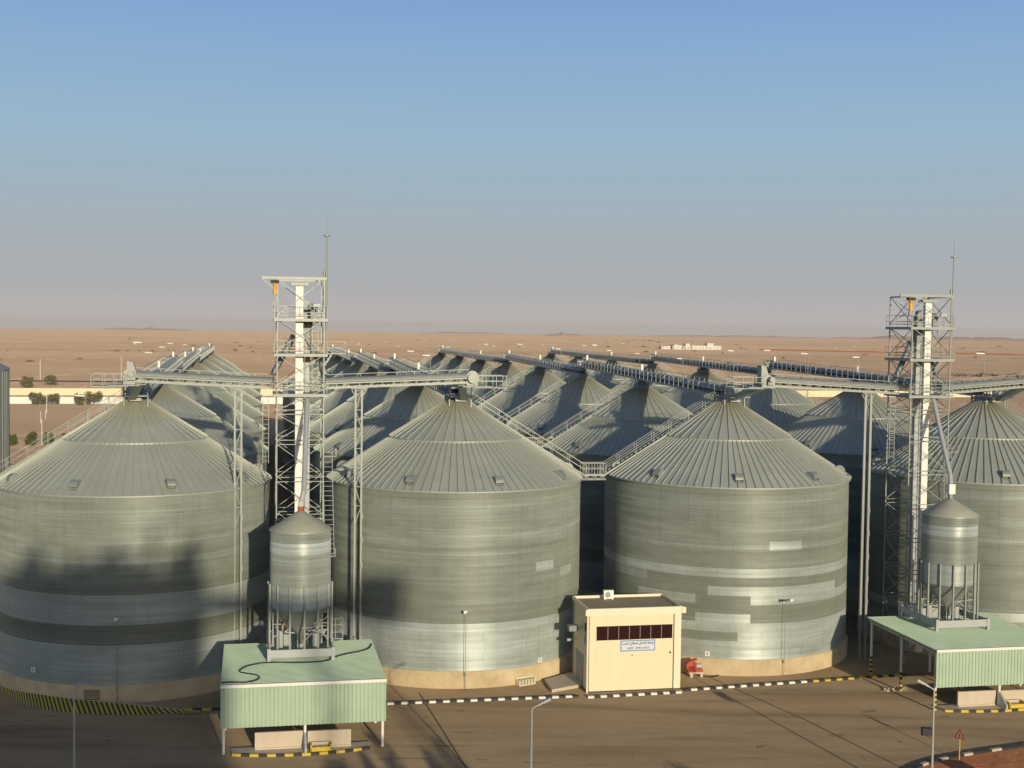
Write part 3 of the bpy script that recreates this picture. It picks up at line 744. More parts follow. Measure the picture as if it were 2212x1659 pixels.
# cable on the left shed roof
cab = MB(); cpts = [(712, 1440), (735, 1420), (800, 1403), (806, 1396)]
cpx = [(478, 1474.5), (500, 1473.5), (530, 1474), (556, 1468), (557, 1459), (520, 1452), (522, 1445), (540, 1437), (580, 1431), (640, 1431), (700, 1428), (722, 1420), (745, 1413), (780, 1406), (797, 1400), (803, 1391)]
cw = [G(u, v, 5.28) for u, v in cpx]
def smooth_path(P, k=5):
    out = []
    for i in range(len(P)-1):
        a = P[max(0, i-1)]; b = P[i]; c = P[i+1]; d = P[min(len(P)-1, i+2)]
        for j in range(k):
            t = j/k; out.append(.5*((2*b)+(c-a)*t+(2*a-5*b+4*c-d)*t*t+(3*b-a-3*c+d)*t**3))
    return out+[P[-1]]
cab.tube(smooth_path(cw), .045, 6); tag(link('power_cable', cab.mesh('power_cable', 'dark')), 'black cable curling across the left green shed roof', 'cable')

# ------------------------------------------------------------------ hopper bins over the sheds
def make_bin(left):
    t = thing('hopper_bin', '', 'hopper bin', 5.9 if left else 63.9, 8.5 if left else 10.5, 0, 0, 'small hopper bins above the sheds')
    t['label'] = 'small galvanised hopper bin standing above the left green shed' if left else 'small galvanised hopper bin standing above the right green shed'
    R = 2.42; zb, zt = 9.1, 15.25; n = 64; mb = MB(); rt_ = [.62, .60, .38, .36, .40, .34, .9, .42] if left else [.62, .66, .40, .34, .36, .40, .92, .72]
    N_R = 7; prof = []
    for j in range(N_R+1):
        z = zb+(zt-zb)*j/N_R
        for i in range(n): a = 2*math.pi*i/n; mb.v.append((R*math.cos(a), R*math.sin(a), z))
    for j in range(N_R):
        for i in range(n): mb.f.append((j*n+i, j*n+(i+1) % n, (j+1)*n+(i+1) % n, (j+1)*n+i)); mb.mi.append(0); mb.tone.append((rt_[j] if j != 5 else .92) if j != 6 else .34); mb.smooth.append(True)
    part('bin_wall', mb, 'silo', t)
    c = MB(); c.lathe([(R+.08, zt-.08), (R+.08, zt+.02), (.28, zt+1.4)], 64); part('bin_roof', c, 'roof', t)
    c = MB(); c.lathe([(R, zb), (R*.98, zb-.1), (.30, zb-2.3), (.28, zb-3.1), (0, zb-3.1)], 40); part('hopper_cone', c, 'galv', t)
    c = MB(); c.cyl((0, 0, zt+1.35), (0, 0, zt+1.8), .25, .25, 14); c.m = 1; c.box(-.22, .22, -.22, .22, zt+1.8, zt+2.2) if left else c.box(-.3, .3, -.3, .3, zt+1.8, zt+2.7)
    part('inlet_spout', c, ['rust' if left else 'galv', 'greywhite' if left else 'white'], t)
    l = MB()
    for i in range(14):
        a = 2*math.pi*(i+.5)/14+.1; x, y = (R+.12)*math.cos(a), (R+.12)*math.sin(a)
        l.bar((x, y, 5.5), (x, y, 11.0), .13, .16)
    part('support_legs', l, 'galv', t)
    f = MB(); a = 2.48
    for y in (-2.6, 4.0):
        f.bar((-a, y, 5.82), (a, y, 5.82), .14, .62)
    for x in (-a, a): f.bar((x, -2.6, 5.82), (x, 4.0, 5.82), .14, .62)
    for x in (-a, a):
        for y in (-2.6, 4.0): f.bar((x, y, 5.2), (x, y, 6.25), .26)
    for z in (7.3, 8.2): f.bar((-2.3, 1.2, z), (2.3, 1.2, z), .07)
    f.bar((-2.2, 1.2, 6.2), (2.2, 1.2, 8.4), .07); f.bar((2.2, 1.2, 6.2), (-2.2, 1.2, 8.4), .07)
    f.bar((.4, 0, 6.2), (2.2, .6, 8.0), .06); f.bar((2.2, 0, 6.2), (.5, .6, 8.0), .06); f.bar((0, -1, 7.4), (2.2, -1, 7.6), .06)
    part('base_frame', f, 'greywhite', t)
    g = MB(); g.box(-.22, .22, -.22, .22, 5.3, 6.3); g.box(-2.2, 1.9, 2.6, 3.6, 5.25, 6.1); g.cyl((1.3, .8, 5.3), (1.3, .8, 6.6), .3, .3, 12); g.cyl((-1.5, .5, 5.3), (-1.5, .5, 6.9), .22, .22, 10); g.bar((-1.8, .5, 6.9), (1.5, .8, 6.4), .1)
    part('outlet_machinery', g, 'greywhite', t)
    d = MB(); d.box(2.3, 3.5, 1.2, 3.2, 5.9, 5.98); d.bar((2.3, 1.2, 5.4), (3.5, 1.2, 5.9), .08)
    for z in (6.5, 7.1, 7.6):
        d.bar((2.3, 1.2, z), (3.5, 1.2, z), .05); d.bar((3.5, 1.2, z), (3.5, 3.2, z), .05)
    for (x, y) in ((2.3, 1.2), (2.9, 1.2), (3.5, 1.2), (3.5, 3.2)): d.bar((x, y, 5.9), (x, y, 7.6), .05)
    part('service_platform', d, 'galv', t)
    return t
make_bin(True); make_bin(False)

# ------------------------------------------------------------------ control building
bp = loc(G(1269.3, 1497))
BW, BD, BH = 8.35, 5.5, 7.35
t = thing('control_building', 'cream two storey control building with dark window strip between two silos', 'building', bp.x, bp.y)
m = MB(); m.box(0, BW, 0, BD, .12, BH-.25); m.m = 1; m.box(-.05, BW+.05, -.05, BD, 0, .12)
m.m = 0
for z in (BH-.95, BH-4.35, BH-4.85): m.box(.4, BW-.75, -.012, 0, z-.02, z+.02)
part('wall', m, ['cream', 'dark'], t)
m = MB(); zc = BH
m.box(.0, BW, -.14, .16, zc-.62, zc); m.box(0, BW, BD-.16, BD+.10, zc-.35, zc); m.box(-.12, .05, -.10, BD, zc-.35, zc-.003); m.box(BW-.05, BW+.12, -.10, BD, zc-.35, zc-.003)
m.box(-.32, -.02, -.20, .12, zc-.58, zc-.06); m.box(BW+.02, BW+.40, -.20, .2, zc-.58, zc-.06)
part('parapet', m, 'creamtrim', t)
m = MB(); m.box(.06, BW-.06, .17, BD-.17, BH-.249, BH-.22); rf = part('roof', m, 'roofgravel', t)
m = MB(); m.box(BW-.62, BW, -.10, -.004, .12, BH-.62); m.m = 1; m.box(BW-.68, BW-.62, -.03, -.004, .12, BH-.62); part('corner_trim', m, ['creamtrim', 'dark'], t)
m = MB(); m.box(-.16, -.02, -.16, .1, 0, BH-.58); m.m = 1; m.box(-.02, .08, -.03, -.004, .12, BH-.62); part('corner_trim', m, ['creamtrim', 'dark'], t)
wf = MB(); x0, x1, z0, z1 = .75, BW-.82, 4.62, 5.72
wf.box(x0-.06, x1+.06, -.05, -.003, z1, z1+.06); wf.box(x0-.06, x1+.06, -.05, -.003, z0-.06, z0)
for i in range(8): x = x0+(x1-x0)*i/7; wf.box(x-.03, x+.03, -.05, -.003, z0, z1)
wn_ = part('window_frame', wf, 'glass', t)
m = MB(); m.box(x0, x1, -.02, -.004, z0, z1); part('window_glass', m, 'glass', wn_)
mu = MB()
for i in range(1, 7): x = x0+(x1-x0)*i/7; mu.box(x-.02, x+.02, -.06, -.051, z0, z1)
part('mullions', mu, 'galv', wn_)
m = MB(); m.box(-.03, -.003, .35, 1.25, 4.0, 5.9); part('side_window', m, 'glass', t)
m = MB(); m.box(-.05, -.003, 1.6, 4.2, .12, 2.9); d_ = part('door', m, 'door', t); m = MB(); m.box(-.1, -.05, 1.75, 1.9, 1.4, 1.55); part('door_handle', m, 'galv', d_)
m = MB(); m.box(-1.15, -.35, 2.2, 2.9, 4.9, 5.4); m.bar((-.4, 2.5, 5.1), (0, 2.5, 5.1), .06); part('side_unit', m, 'galvdark', t)
m = MB(); m.bar((-.9, 3.6, 3.9), (0, 3.6, 3.9), .06); m.cyl((-1.0, 3.6, 3.82), (-.7, 3.6, 3.82), .14, .14, 10); part('wall_lamp', m, 'greywhite', t)
m = MB(); m.box(3.9, 4.0, -.03, -.004, 3.1, 3.2); m.cyl((BW-.95, -.05, 3.3), (BW-.95, -.004, 3.3), .09, .09, 12); part('wall_fittings', m, 'dark', t)
sx0, sx1, sz0, sz1 = 2.85, 6.05, 3.5, 4.52
sg = thing('name_sign', 'pale sign with blue border, Arabic and English lettering on cream building', 'sign', 0, 0); sg.location = W(bp.x, bp.y)
m = MB(); m.box(sx0, sx1, -.05, -.02, sz0, sz1); part('panel', m, 'signwhite', sg)
m = MB(); b_ = .07
m.box(sx0+.04, sx1-.04, -.062, -.05, sz1-b_-.04, sz1-.04); m.box(sx0+.04, sx1-.04, -.062, -.05, sz0+.04, sz0+b_+.04); m.box(sx0+.04, sx0+b_+.04, -.062, -.05, sz0+b_+.04, sz1-b_-.04); m.box(sx1-b_-.04, sx1-.04, -.062, -.05, sz0+b_+.04, sz1-b_-.04)
part('border', m, 'blue', sg)
def text_mesh(s, width, mat, parent, x, z, hs=1.0, off=.022, y=-.056):
    c = bpy.data.curves.new('lettering', 'FONT'); c.body = s; c.size = .5; c.extrude = .004; c.offset = off
    o = bpy.data.objects.new('lettering_tmp', c); C.objects.link(o); bpy.context.view_layer.update()
    me = bpy.data.meshes.new_from_object(o.evaluated_get(bpy.context.evaluated_depsgraph_get())); bpy.data.objects.remove(o)
    me.materials.clear(); me.materials.append(M[mat]); xs = [v.co.x for v in me.vertices]; ys = [v.co.y for v in me.vertices]
    k = width/(max(xs)-min(xs)); cx = (max(xs)+min(xs))/2; cy = (max(ys)+min(ys))/2
    for v in me.vertices: v.co = Vector((x+(v.co.x-cx)*k, y-v.co.z, z+(v.co.y-cy)*k*hs))
    return link('lettering', me, parent)
ar = '\ufe90\ufef3\ufeae\ufecb \ufeca\ufee3\ufe8d\ufeee\ufebb \ufede\ufef4\ufed0\ufeb8\ufe97 \ufe93\ufeaa\ufea3\ufeed'
text_mesh(ar, 2.85, 'signtext', sg, (sx0+sx1)/2, 4.20, 1.15); text_mesh('ARIEB  OPERATION', 2.0, 'signgrey', sg, (sx0+sx1)/2+.0, 3.80, .95)
m = MB(); m.cyl((BW+.06, .3, .1), (BW+.06, .3, BH-.4), .05, .05, 8); m.cyl((-.06, 5.1, .1), (-.06, 5.1, BH-.5), .05, .05, 8); part('downpipe', m, 'greywhite', t)
ac = thing('air_conditioner', 'white air conditioner unit on the cream building roof', 'air conditioner', bp.x+3.0, bp.y+BD-.9, BH-.22)
m = MB(); m.box(-.45, .45, -.2, .2, .08, .85); m.box(-.4, -.3, -.2, .2, 0, .08); m.box(.3, .4, -.2, .2, 0, .08); part('casing', m, 'white', ac)
m = MB(); m.cyl((-.08, -.2, .46), (-.08, -.23, .46), .25, .25, 24); m.m = 1; m.cyl((-.08, -.23, .46), (-.08, -.24, .46), .19, .19, 20); m.m = 0; m.cyl((-.08, -.24, .46), (-.08, -.25, .46), .09, .09, 16); part('fan_grille', m, ['galvdark', 'galv'], ac)
# slab beside the building
q = [G(1177, 1474), G(1233, 1459), G(1262, 1484), G(1192, 1497)]
m = MB(); m.prism([(p.x, p.y) for p in q], .021, .30); tag(link('concrete_slab', m.mesh('concrete_slab', 'barrier')), 'flat grey concrete slab on the ground left of cream building', 'slab')

# red blower
p0 = LG(1502, 1462); t = thing('blower', 'red blower with motor on a concrete stand right of cream building', 'blower', p0.x, p0.y)
m = MB(); m.box(-.7, .7, -.35, .35, .35, .5); m.box(-.6, -.35, -.35, .35, .02, .35); m.box(.35, .6, -.35, .35, .02, .35); part('stand', m, 'barrier', t)
m = MB(); m.cyl((-.45, -.25, 1.05), (-.45, .25, 1.05), .5, .5, 20); m.box(-.75, -.15, -.25, .25, .5, 1.05); m.box(-.1, .6, -.3, .3, .5, .75); m.bar((-.45, 0, 1.5), (.1, 0, 1.62), .3, .2); part('fan_casing', m, 'red', t)
m = MB(); m.cyl((.0, 0, 1.0), (.55, 0, 1.0), .25, .25, 14); part('motor', m, 'greywhite', t)

hp = [W(p0.x+a, p0.y+b, .06) for a, b in ((.6, .1), (1.2, -.5), (2.0, -.2), (2.6, .5), (3.4, .3), (4.1, .9))]
m = MB(); m.tube(smooth_path(hp), .05, 6); tag(link('hose', m.mesh('hose', 'dark')), 'black hose lying on the apron beside the red blower', 'hose')
rr_ = random.Random(8); m = MB(); cc = loc(G(1938, 1491))
for i in range(26):
    e_, n_ = cc.x+rr_.gauss(0, .7), cc.y+rr_.gauss(0, .35); q_ = W(e_, n_); z_ = rr_.uniform(.04, .13); m.bar((q_.x-z_, q_.y, z_*.5), (q_.x+z_, q_.y+rr_.uniform(-.2, .2), z_), z_*1.4, z_)
o_ = link('rubble', m.mesh('rubble', 'barrier')); tag(o_, 'broken concrete bits at the foot of the right shed post', 'rubble', None, 'stuff')
# silo base fittings: louvre grille, side vent, number plates, wall lamps on thin poles
def plate(u, v, col, label):
    c = Vector((COLE[col], N0)); r = ray(u, v); o = loc(Vector((0, 0, CAMZ))); d = loc(Vector((r.x, r.y, 0))+Vector((0, 0, 0)))-loc(Vector((0, 0, 0)))
    ox, oy = o.x-c.x, o.y-c.y; a = d.x**2+d.y**2; b = ox*d.x+oy*d.y; k = ox*ox+oy*oy-(SR+.02)**2; s = (-b-math.sqrt(b*b-a*k))/a
    P = Vector((ox+d.x*s, oy+d.y*s)); z = CAMZ+r.z*s; ang = math.atan2(P.y, P.x)
    return c.x+P.x, c.y+P.y, z, ang
for (u, v, col, l) in ((72, 1447, 'A', 'small white number plate low on the shaded leftmost silo'), (1166, 1426, 'B', 'small white number plate low on the silo left of cream building'), (1528, 1412, 'C', 'small white number plate low on the patchwork silo')):
    e, n, z, a = plate(u, v, col, l); t = thing('number_plate', l, 'plate', e, n, z-.2, a, 'number plates on the silos')
    m = MB(); m.box(0, .05, -.22, .22, 0, .42); part('panel', m, 'white', t); m = MB(); m.box(.05, .06, -.05, .05, .1, .32); part('marking', m, 'blue', t)
e, n, z, a = plate(201, 1500, 'A', '')
t = thing('louvre_grille', 'brown louvred grille in the base of the leftmost silo', 'grille', e, n, .25, a)
m = MB(); m.box(.2, .28, -.75, .75, 0, .08); m.box(.2, .28, -.75, .75, 1.0, 1.08); m.box(.2, .28, -.75, -.67, .08, 1.0); m.box(.2, .28, .67, .75, .08, 1.0); part('frame', m, 'barrier', t)
m = MB()
for i in range(5): m.box(.21, .27, -.67, .67, .16+i*.17, .22+i*.17)
part('slats', m, 'bark', t)
e, n, z, a = plate(1128, 1478, 'B', '')
t = thing('floor_vent', 'white slotted air duct at the foot of the silo left of cream building', 'vent', e, n, .05, a)
m = MB(); m.box(.25, .9, -.85, .85, 0, .06); m.box(.25, .32, -.85, .85, .06, .6)
for i in range(6): y = -.8+i*.32; m.box(.25, .85, y-.05, y+.05, .06, .5)
part('frame', m, 'creamtrim', t); m = MB(); m.box(.33, .36, -.8, .8, .08, .5); part('back_plate', m, 'dark', t)

def wall_light(u, v, vb, col, label, arm):
    b = LG(u, vb-4); c = Vector((COLE[col], N0)); q = Vector((b.x, b.y))-c; q = q.normalized()*(SR+.5); b = c+q
    Wp = W(b.x, b.y); z = at(u, v, Wp.y).z
    t = thing('pole_lamp', label, 'lamp', b.x, b.y, 0, 0, 'slim lamps in front of the silos')
    m = MB(); m.cyl((0, 0, 0), (0, 0, z), .025, .02, 8)
    if arm: m.bar((-.1, 0, z), (.55, -.1, z-.02), .05)
    m.box(-.06, .06, -.05, .05, 1.2, 1.5); part('pole', m, 'galvdark', t)
    for s in ([0] if not arm else [-.15, .62]):
        h = MB(); h.cyl((s-.22, -.1, z+.02), (s+.12, -.1, z+.05), .13, .08, 10); h.m = 1; h.cyl((s-.1, -.14, z-.04), (s-.1, -.14, z-.1), .10, .12, 10); part('lamp_head', h, ['white' if not arm or s > 0 else 'dark', 'white'], t)
wall_light(260, 1338, 1512, 'A', 'slim lamp pole in front of the shaded leftmost silo', False)
wall_light(1004, 1322, 1493, 'B', 'slim lamp pole in front of the silo left of cream building', False)
wall_light(1680, 1297, 1458, 'C', 'slim two headed lamp pole in front of the patchwork silo', True)

# ------------------------------------------------------------------ kerbs, markings, apron
def kerb_run(P, Q, period, cols, wd=.3, h=.17, start=0):
    a = loc(P); b = loc(Q); a.z = b.z = 0; d = b-a; n = max(1, round(d.length/period)); mb = MB(); a3 = W(a.x, a.y); b3 = W(b.x, b.y)
    for i in range(n):
        mb.m = cols(i/n, i)
        p = a3.lerp(b3, (i+.015)/n); q = a3.lerp(b3, (i+.985)/n); p.z = q.z = h/2+.02; mb.bar(p, q, wd, h)
    mb.m = 1; a3.z = b3.z = h/2; mb.bar(a3, b3, wd-.04, h-.04)
    return struct('painted_kerb', mb.mesh('painted_kerb', ['whitepaint', 'black', 'yellow']))
K1, K2 = G(836, 1522.5), G(1250, 1506); kerb_run(K1, K2, .585, lambda f, i: i % 2)
K3, K4 = G(1269, 1508.5), G(1472, 1497.5); kerb_run(K3, K4, .56, lambda f, i: i % 2)
K5, K6 = G(1478, 1493), G(1955, 1459.5); kerb_run(K5, K6, .60, lambda f, i: ((i+1) % 2) if f < .53 else (2 if i % 2 else 1))
K7, K8 = G(395, 1536), G(478, 1534); kerb_run(K7, K8, .8, lambda f, i: 2 if i % 2 == 0 else 1)
# apron between kerb and silos
sheet('concrete_apron', [G(470, 1535), K1, K2, K3, K5, K6, W(56, 22), W(56, 40), W(-24, 40), W(-24, 22), W(-17, 12)], .028, 'apron')
# raised hazard-striped ring kerb round the leftmost silo
def hazard_strip():
    outer = [(-110, 1410), (-60, 1452), (-30, 1472), (0, 1491), (30, 1509), (60, 1523), (100, 1533), (150, 1539), (210, 1543), (270, 1544.5), (330, 1543), (400, 1539.5), (430, 1538)]
    inner = [(-110, 1390), (-60, 1430), (-30, 1450), (0, 1467), (30, 1481), (60, 1492), (100, 1502), (150, 1509), (210, 1515), (270, 1520), (330, 1527), (400, 1534), (430, 1536)]
    zi = [.5, .5, .5, .5, .5, .5, .5, .48, .42, .34, .25, .15, .1]
    O = smooth_path([G(u, v, .05) for u, v in outer], 22); I = smooth_path([G(u, v, z) for (u, v), z in zip(inner, zi)], 22)
    k = len(O); mb = MB()
    for i in range(k-1):
        mb.m = (i//2) % 2
        def q(idx, f):
            idx = max(0, min(k-1, idx)); return O[idx].lerp(I[idx], f)
        for f0, f1, sh in ((0, .25, 0), (.25, .5, 1), (.5, .75, 2), (.75, 1, 3)):
            sg = -1 if i > 72 else 1                      # the hatching turns over near the left end
            a, b = q(i+sg*sh, f0), q(i+sg*sh+1, f0); c, d = q(i+sg*(sh+1)+1, f1), q(i+sg*(sh+1), f1)
            if i == 72 or (i > 72 and i-sh < 70): continue
            mb.add([a, b, c, d], [(0, 1, 2, 3)])
    mb.m = 2
    for i in range(k-1):
        a, b, c, d = O[i].copy(), O[i+1].copy(), I[i+1].copy(), I[i].copy(); dz = Vector((0, 0, .05))
        up_ = Vector((0, .22, 0))
        mb.add([a-dz, b-dz, c-dz, d-dz, d-dz*.2+up_, c-dz*.2+up_, Vector((d.x, d.y+.22, 0)), Vector((c.x, c.y+.22, 0)), Vector((a.x, a.y-.03, 0)), Vector((b.x, b.y-.03, 0))], [(0, 1, 2, 3), (3, 2, 5, 4), (4, 5, 7, 6), (8, 9, 1, 0)])
    struct('striped_kerb', mb.mesh('striped_kerb', ['yellow', 'black', 'barrier']))
hazard_strip()
# construction joints and tyre-dark seams across the yard
def seam(pts, wd=.09):
    mb = MB()
    for a, b in zip(pts[:-1], pts[1:]):
        d = (b-a).normalized(); s = Vector((-d.y, d.x, 0))*wd/2
        mb.add([tuple((a-s).xy)+(.034,), tuple((a+s).xy)+(.034,), tuple((b+s).xy)+(.034,), tuple((b-s).xy)+(.034,)], [(3, 2, 1, 0)])
    struct('yard_joint', mb.mesh('yard_joint', 'joint'))
seam([G(905, 1497), G(1010, 1665)], .12); seam([G(1535, 1465), G(1740, 1556), G(1990, 1680)], .12)
# red soil bed at lower right with its kerb
bed = [(1925, 1700), (1960, 1672), (1990, 1656), (2030, 1644), (2080, 1634), (2140, 1624), (2212, 1614), (2330, 1598)]
bw = smooth_path([G(u, v) for u, v in bed], 6)
sheet('soil_bed', bw+[G(2500, 1760), G(1960, 1790)], .05, 'soil')
mb = MB()
for i, (a, b) in enumerate(zip(bw[:-1], bw[1:])):
    mb.m = 1 if (i//2) % 3 else 0; a = a.copy(); b = b.copy(); a.z = b.z = .11; mb.bar(a, b, .3, .2)
struct('bed_kerb', mb.mesh('bed_kerb', ['barrier', 'black']))
# warning sign
p0 = G(2072, 1643); t = link('warning_sign', None, None, (p0.x, p0.y, .05), R_(-48)); t.scale = (.9, .9, .9); tag(t, 'triangular warning sign on a yellow pole in the red soil', 'sign')
m = MB(); m.cyl((0, 0, 0), (0, 0, 2.1), .05, .05, 10); part('pole', m, 'yellow', t)
m = MB(); m.add([(-.5, -.06, 1.75), (.5, -.06, 1.75), (0, -.06, 2.65), (-.5, -.03, 1.75), (.5, -.03, 1.75), (0, -.03, 2.65)], [(0, 1, 2), (5, 4, 3), (0, 3, 4, 1), (1, 4, 5, 2), (2, 5, 3, 0)]); part('border', m, 'red', t)
m = MB(); m.add([(-.3, -.066, 1.86), (.3, -.066, 1.86), (0, -.066, 2.42)], [(0, 1, 2)]); m.m = 1; m.add([(-.04, -.07, 1.93), (.05, -.07, 1.93), (.05, -.07, 2.2), (-.04, -.07, 2.2)], [(0, 1, 2, 3)]); part('face', m, ['door', 'black'], t)
p0 = G(2138, 1688); t = link('crash_barrier', None, None, (p0.x, p0.y, .05), R_(-18)); tag(t, 'red plastic road barrier at the bottom right corner', 'barrier', 'red road barriers')
m = MB(); m.add([(-1.0, -.28, 0), (1., -.28, 0), (1, .28, 0), (-1, .28, 0), (-1., -.08, .9), (1., -.08, .9), (1, .08, .9), (-1, .08, .9)], [(0, 3, 2, 1), (4, 5, 6, 7), (0, 1, 5, 4), (1, 2, 6, 5), (2, 3, 7, 6), (3, 0, 4, 7)]); part('body', m, 'red', t)

# ------------------------------------------------------------------ street lamps in the foreground
def street_lamp(u, v, label, mirror=1, box=False, hgt=8.0):
    P = G(u, v, hgt); t = link('street_lamp', None, None, (P.x, P.y, 0), 0); tag(t, label, 'street lamp', 'street lamps along the yard')
    m = MB(); m.cyl((0, 0, 0), (0, 0, hgt), .09, .055, 12); m.cyl((0, 0, 0), (0, 0, .3), .2, .2, 12); m.bar((0, 0, hgt), (.45*mirror, 0, hgt+.28), .07); part('pole', m, 'greywhite', t)
    m = MB(); m.bar((.40*mirror, 0, hgt+.25), (.75*mirror, 0, hgt+.45), .22, .12); m.bar((.72*mirror, 0, hgt+.43), (1.15*mirror, 0, hgt+.66), .30, .15); part('lamp_head', m, 'greywhite', t)
    if box:
        m = MB(); m.box(-.75, -.1, -.2, .2, hgt-3.05, hgt-2.55); m.bar((-.5, 0, hgt-3.05), (0, 0, hgt-3.3), .04); part('loudspeaker', m, 'dark', t)
street_lamp(1149, 1531, 'street lamp on grey pole in the middle of the yard', 1)
street_lamp(160, 1497, 'street lamp with blue grey head before the shaded leftmost silo', .35)
street_lamp(2018, 1490, 'street lamp with dark speaker box before the right green shed', -1, True)

# ------------------------------------------------------------------ lamps on the silo roofs
lamps = [(307, 740, 'A', 2), (329, 762, 'A', 3), (357, 750, 'A', 4), (374, 742, 'A', 5), (405, 745, 'A', 7), (895, 759, 'B', 3), (930, 768, 'B', 2), (972, 750, 'C', 7), (1055, 744, 'C', 6), (1129, 744, 'C', 5),
         (1212, 754, 'C', 4), (1267, 747, 'D', 7), (1320, 757, 'D', 6), (1382, 764, 'D', 5), (1474, 775, 'D', 4), (1585, 758, 'D', 3), (1664, 757, 'D', 3), (1746, 764, 'D', 2), (1857, 772, 'D', 2), (185, 855, 'A', 1), (2127, 764, 'D', 1)]
lm = MB(); lm.cyl((0, 0, -4.6), (0, 0, 0), .045, .04, 8); ME_lp = lm.mesh('pole', 'galv')
lm = MB(); lm.bar((-.05, 0, 0), (-.95, -.1, .04), .26, .12); ME_lh = lm.mesh('lamp_head', 'white')
cnt = {}
for u, v, col, row in lamps:
    y = W(COLE[col], N0+SRW*(row-1)).y + (0 if (col, row) != ('A', 1) else -1); P = at(u, v, y)
    c = W(COLE[col], N0+SRW*(row-1)); q = Vector((P.x-c.x, P.y-c.y)); d = q.length
    zr = ZE-.1+(12.18-min(12., d))*.6216
    cnt[(col, row)] = cnt.get((col, row), 0)+1; k = cnt[(col, row)]
    lab = 'lamp pole on the roof of the %s silo of the %s' % (ordn[row-1], coln[col])
    if k > 1: lab = 'second lamp pole to the right on the %s silo of the %s' % (ordn[row-1], coln[col])
    t = link('roof_lamp', None, None, (P.x, P.y, P.z), 0); tag(t, lab, 'lamp', 'lamp poles on the silo roofs')
    pole = link('pole', ME_lp, t); pole.scale = (1, 1, max(.4, (P.z-zr+.1)/4.6)); link('lamp_head', ME_lh, t)

# ------------------------------------------------------------------ ribbed building at left edge
def edge_silo():
    RR = 9.0; d_right = ray(21, 900); ang = math.atan2(d_right.x, d_right.y); dist = 150.0; a = ang-math.asin((RR+.1)/dist)
    cx_, cy_ = dist*math.sin(a), dist*math.cos(a); ze = at(21, 797, cy_).z
    t = link('ribbed_silo', None, None, (cx_, cy_, 0), 0); tag(t, 'vertically ribbed steel silo cut off by the left edge of the picture', 'silo')
    m = MB(); m.lathe([(RR, 0), (RR, ze)], 80)
    for i in range(80): q = 2*math.pi*i/80; m.bar((RR*math.cos(q), RR*math.sin(q), 0), (RR*math.cos(q), RR*math.sin(q), ze), .16)
    part('silo_wall', m, 'galv', t)
    m = MB(); m.lathe([(RR+.15, ze-.15), (RR+.15, ze), (1, ze+4.2), (0, ze+4.2)], 80); part('roof', m, 'galv', t)
edge_silo()

# ------------------------------------------------------------------ background: walls, road, cars, poles
def gz(x, y): return hz(x, y)
def far_wall(name, label, pts, h, mat, th=.3):
    mb = MB(); W3 = [Vector((p.x, p.y, gz(p.x, p.y))) for p in pts]
    for a, b in zip(W3[:-1], W3[1:]):
        n = max(1, int((b-a).length/6))
        for i in range(n):
            p = a.lerp(b, i/n); q = a.lerp(b, (i+1)/n); mb.bar(p+Vector((0, 0, h/2-.2)), q+Vector((0, 0, h/2-.2)), th, h+.4); mb.bar(p+Vector((0, 0, h/2-.1)), p+Vector((0, 0, h/2+.1)), .5)
    t = link(name, mb.mesh(name, mat)); tag(t, label, 'wall'); return t
dE = Vector((E_.x, E_.y, 0))
cw0 = G(20, 853); far_wall('perimeter_wall', 'long cream perimeter wall in front of the desert road', [cw0-dE*120, cw0+dE*466], 3.0, 'wallcream')
ww0 = G(20, 871.5); far_wall('boundary_wall', 'low white boundary wall nearer than the cream perimeter wall', [ww0-dE*80, ww0+dE*170], 2.6, 'wallwhite')
lw = G(40, 960); 
# desert road
ra, rb = G(20, 822.5), G(2200, 840); rd = (rb-ra); mb = MB(); npt = 40
for i in range(-8, npt+8):
    p = ra+rd*(i/npt); q = ra+rd*((i+1)/npt); dn = Vector((-rd.y, rd.x, 0)).normalized()*4.5
    mb.add([(p-dn).xy[:]+(gz(p.x, p.y)+.25,), (q-dn).xy[:]+(gz(q.x, q.y)+.25,), (q+dn).xy[:]+(gz(q.x, q.y)+.25,), (p+dn).xy[:]+(gz(p.x, p.y)+.25,)], [(0, 1, 2, 3)])
struct('desert_road', mb.mesh('desert_road', 'black'))
def car(u, v, label, ang):
    P = G(u, v); t = link('car', None, None, (P.x, P.y, gz(P.x, P.y)+.25), ang); tag(t, label, 'car', 'white cars on the desert road')
    m = MB(); pr = [(-2.4, .4), (2.35, .4), (2.4, .85), (1.4, 1.02), (.8, 1.7), (-1.5, 1.75), (-2.3, 1.1)]; n = len(pr)
    vs = [(x, y, z) for y in (-.9, .9) for x, z in pr]; m.add(vs, [tuple(range(n)), tuple(range(2*n-1, n-1, -1))]+[(i, n+i, n+(i+1) % n, (i+1) % n) for i in range(n)]); part('body', m, 'carwhite', t)
    m = MB(); m.add([(-1.4, -.91, 1.08), (1.2, -.91, 1.08), (.7, -.91, 1.6), (-1.3, -.91, 1.64)], [(0, 1, 2, 3)]); part('side_window', m, 'dark', t)
    for x in (-1.5, 1.5):
        for y in (-.85, .85): m = MB(); m.cyl((x, y-.1, .36), (x, y+.1, .36), .36, .36, 16); part('wheel', m, 'dark', t)
car(107, 822.5, 'white car on the desert road behind the cream wall at left', TH); car(2168, 839.5, 'white car on the desert road at the right edge', TH)
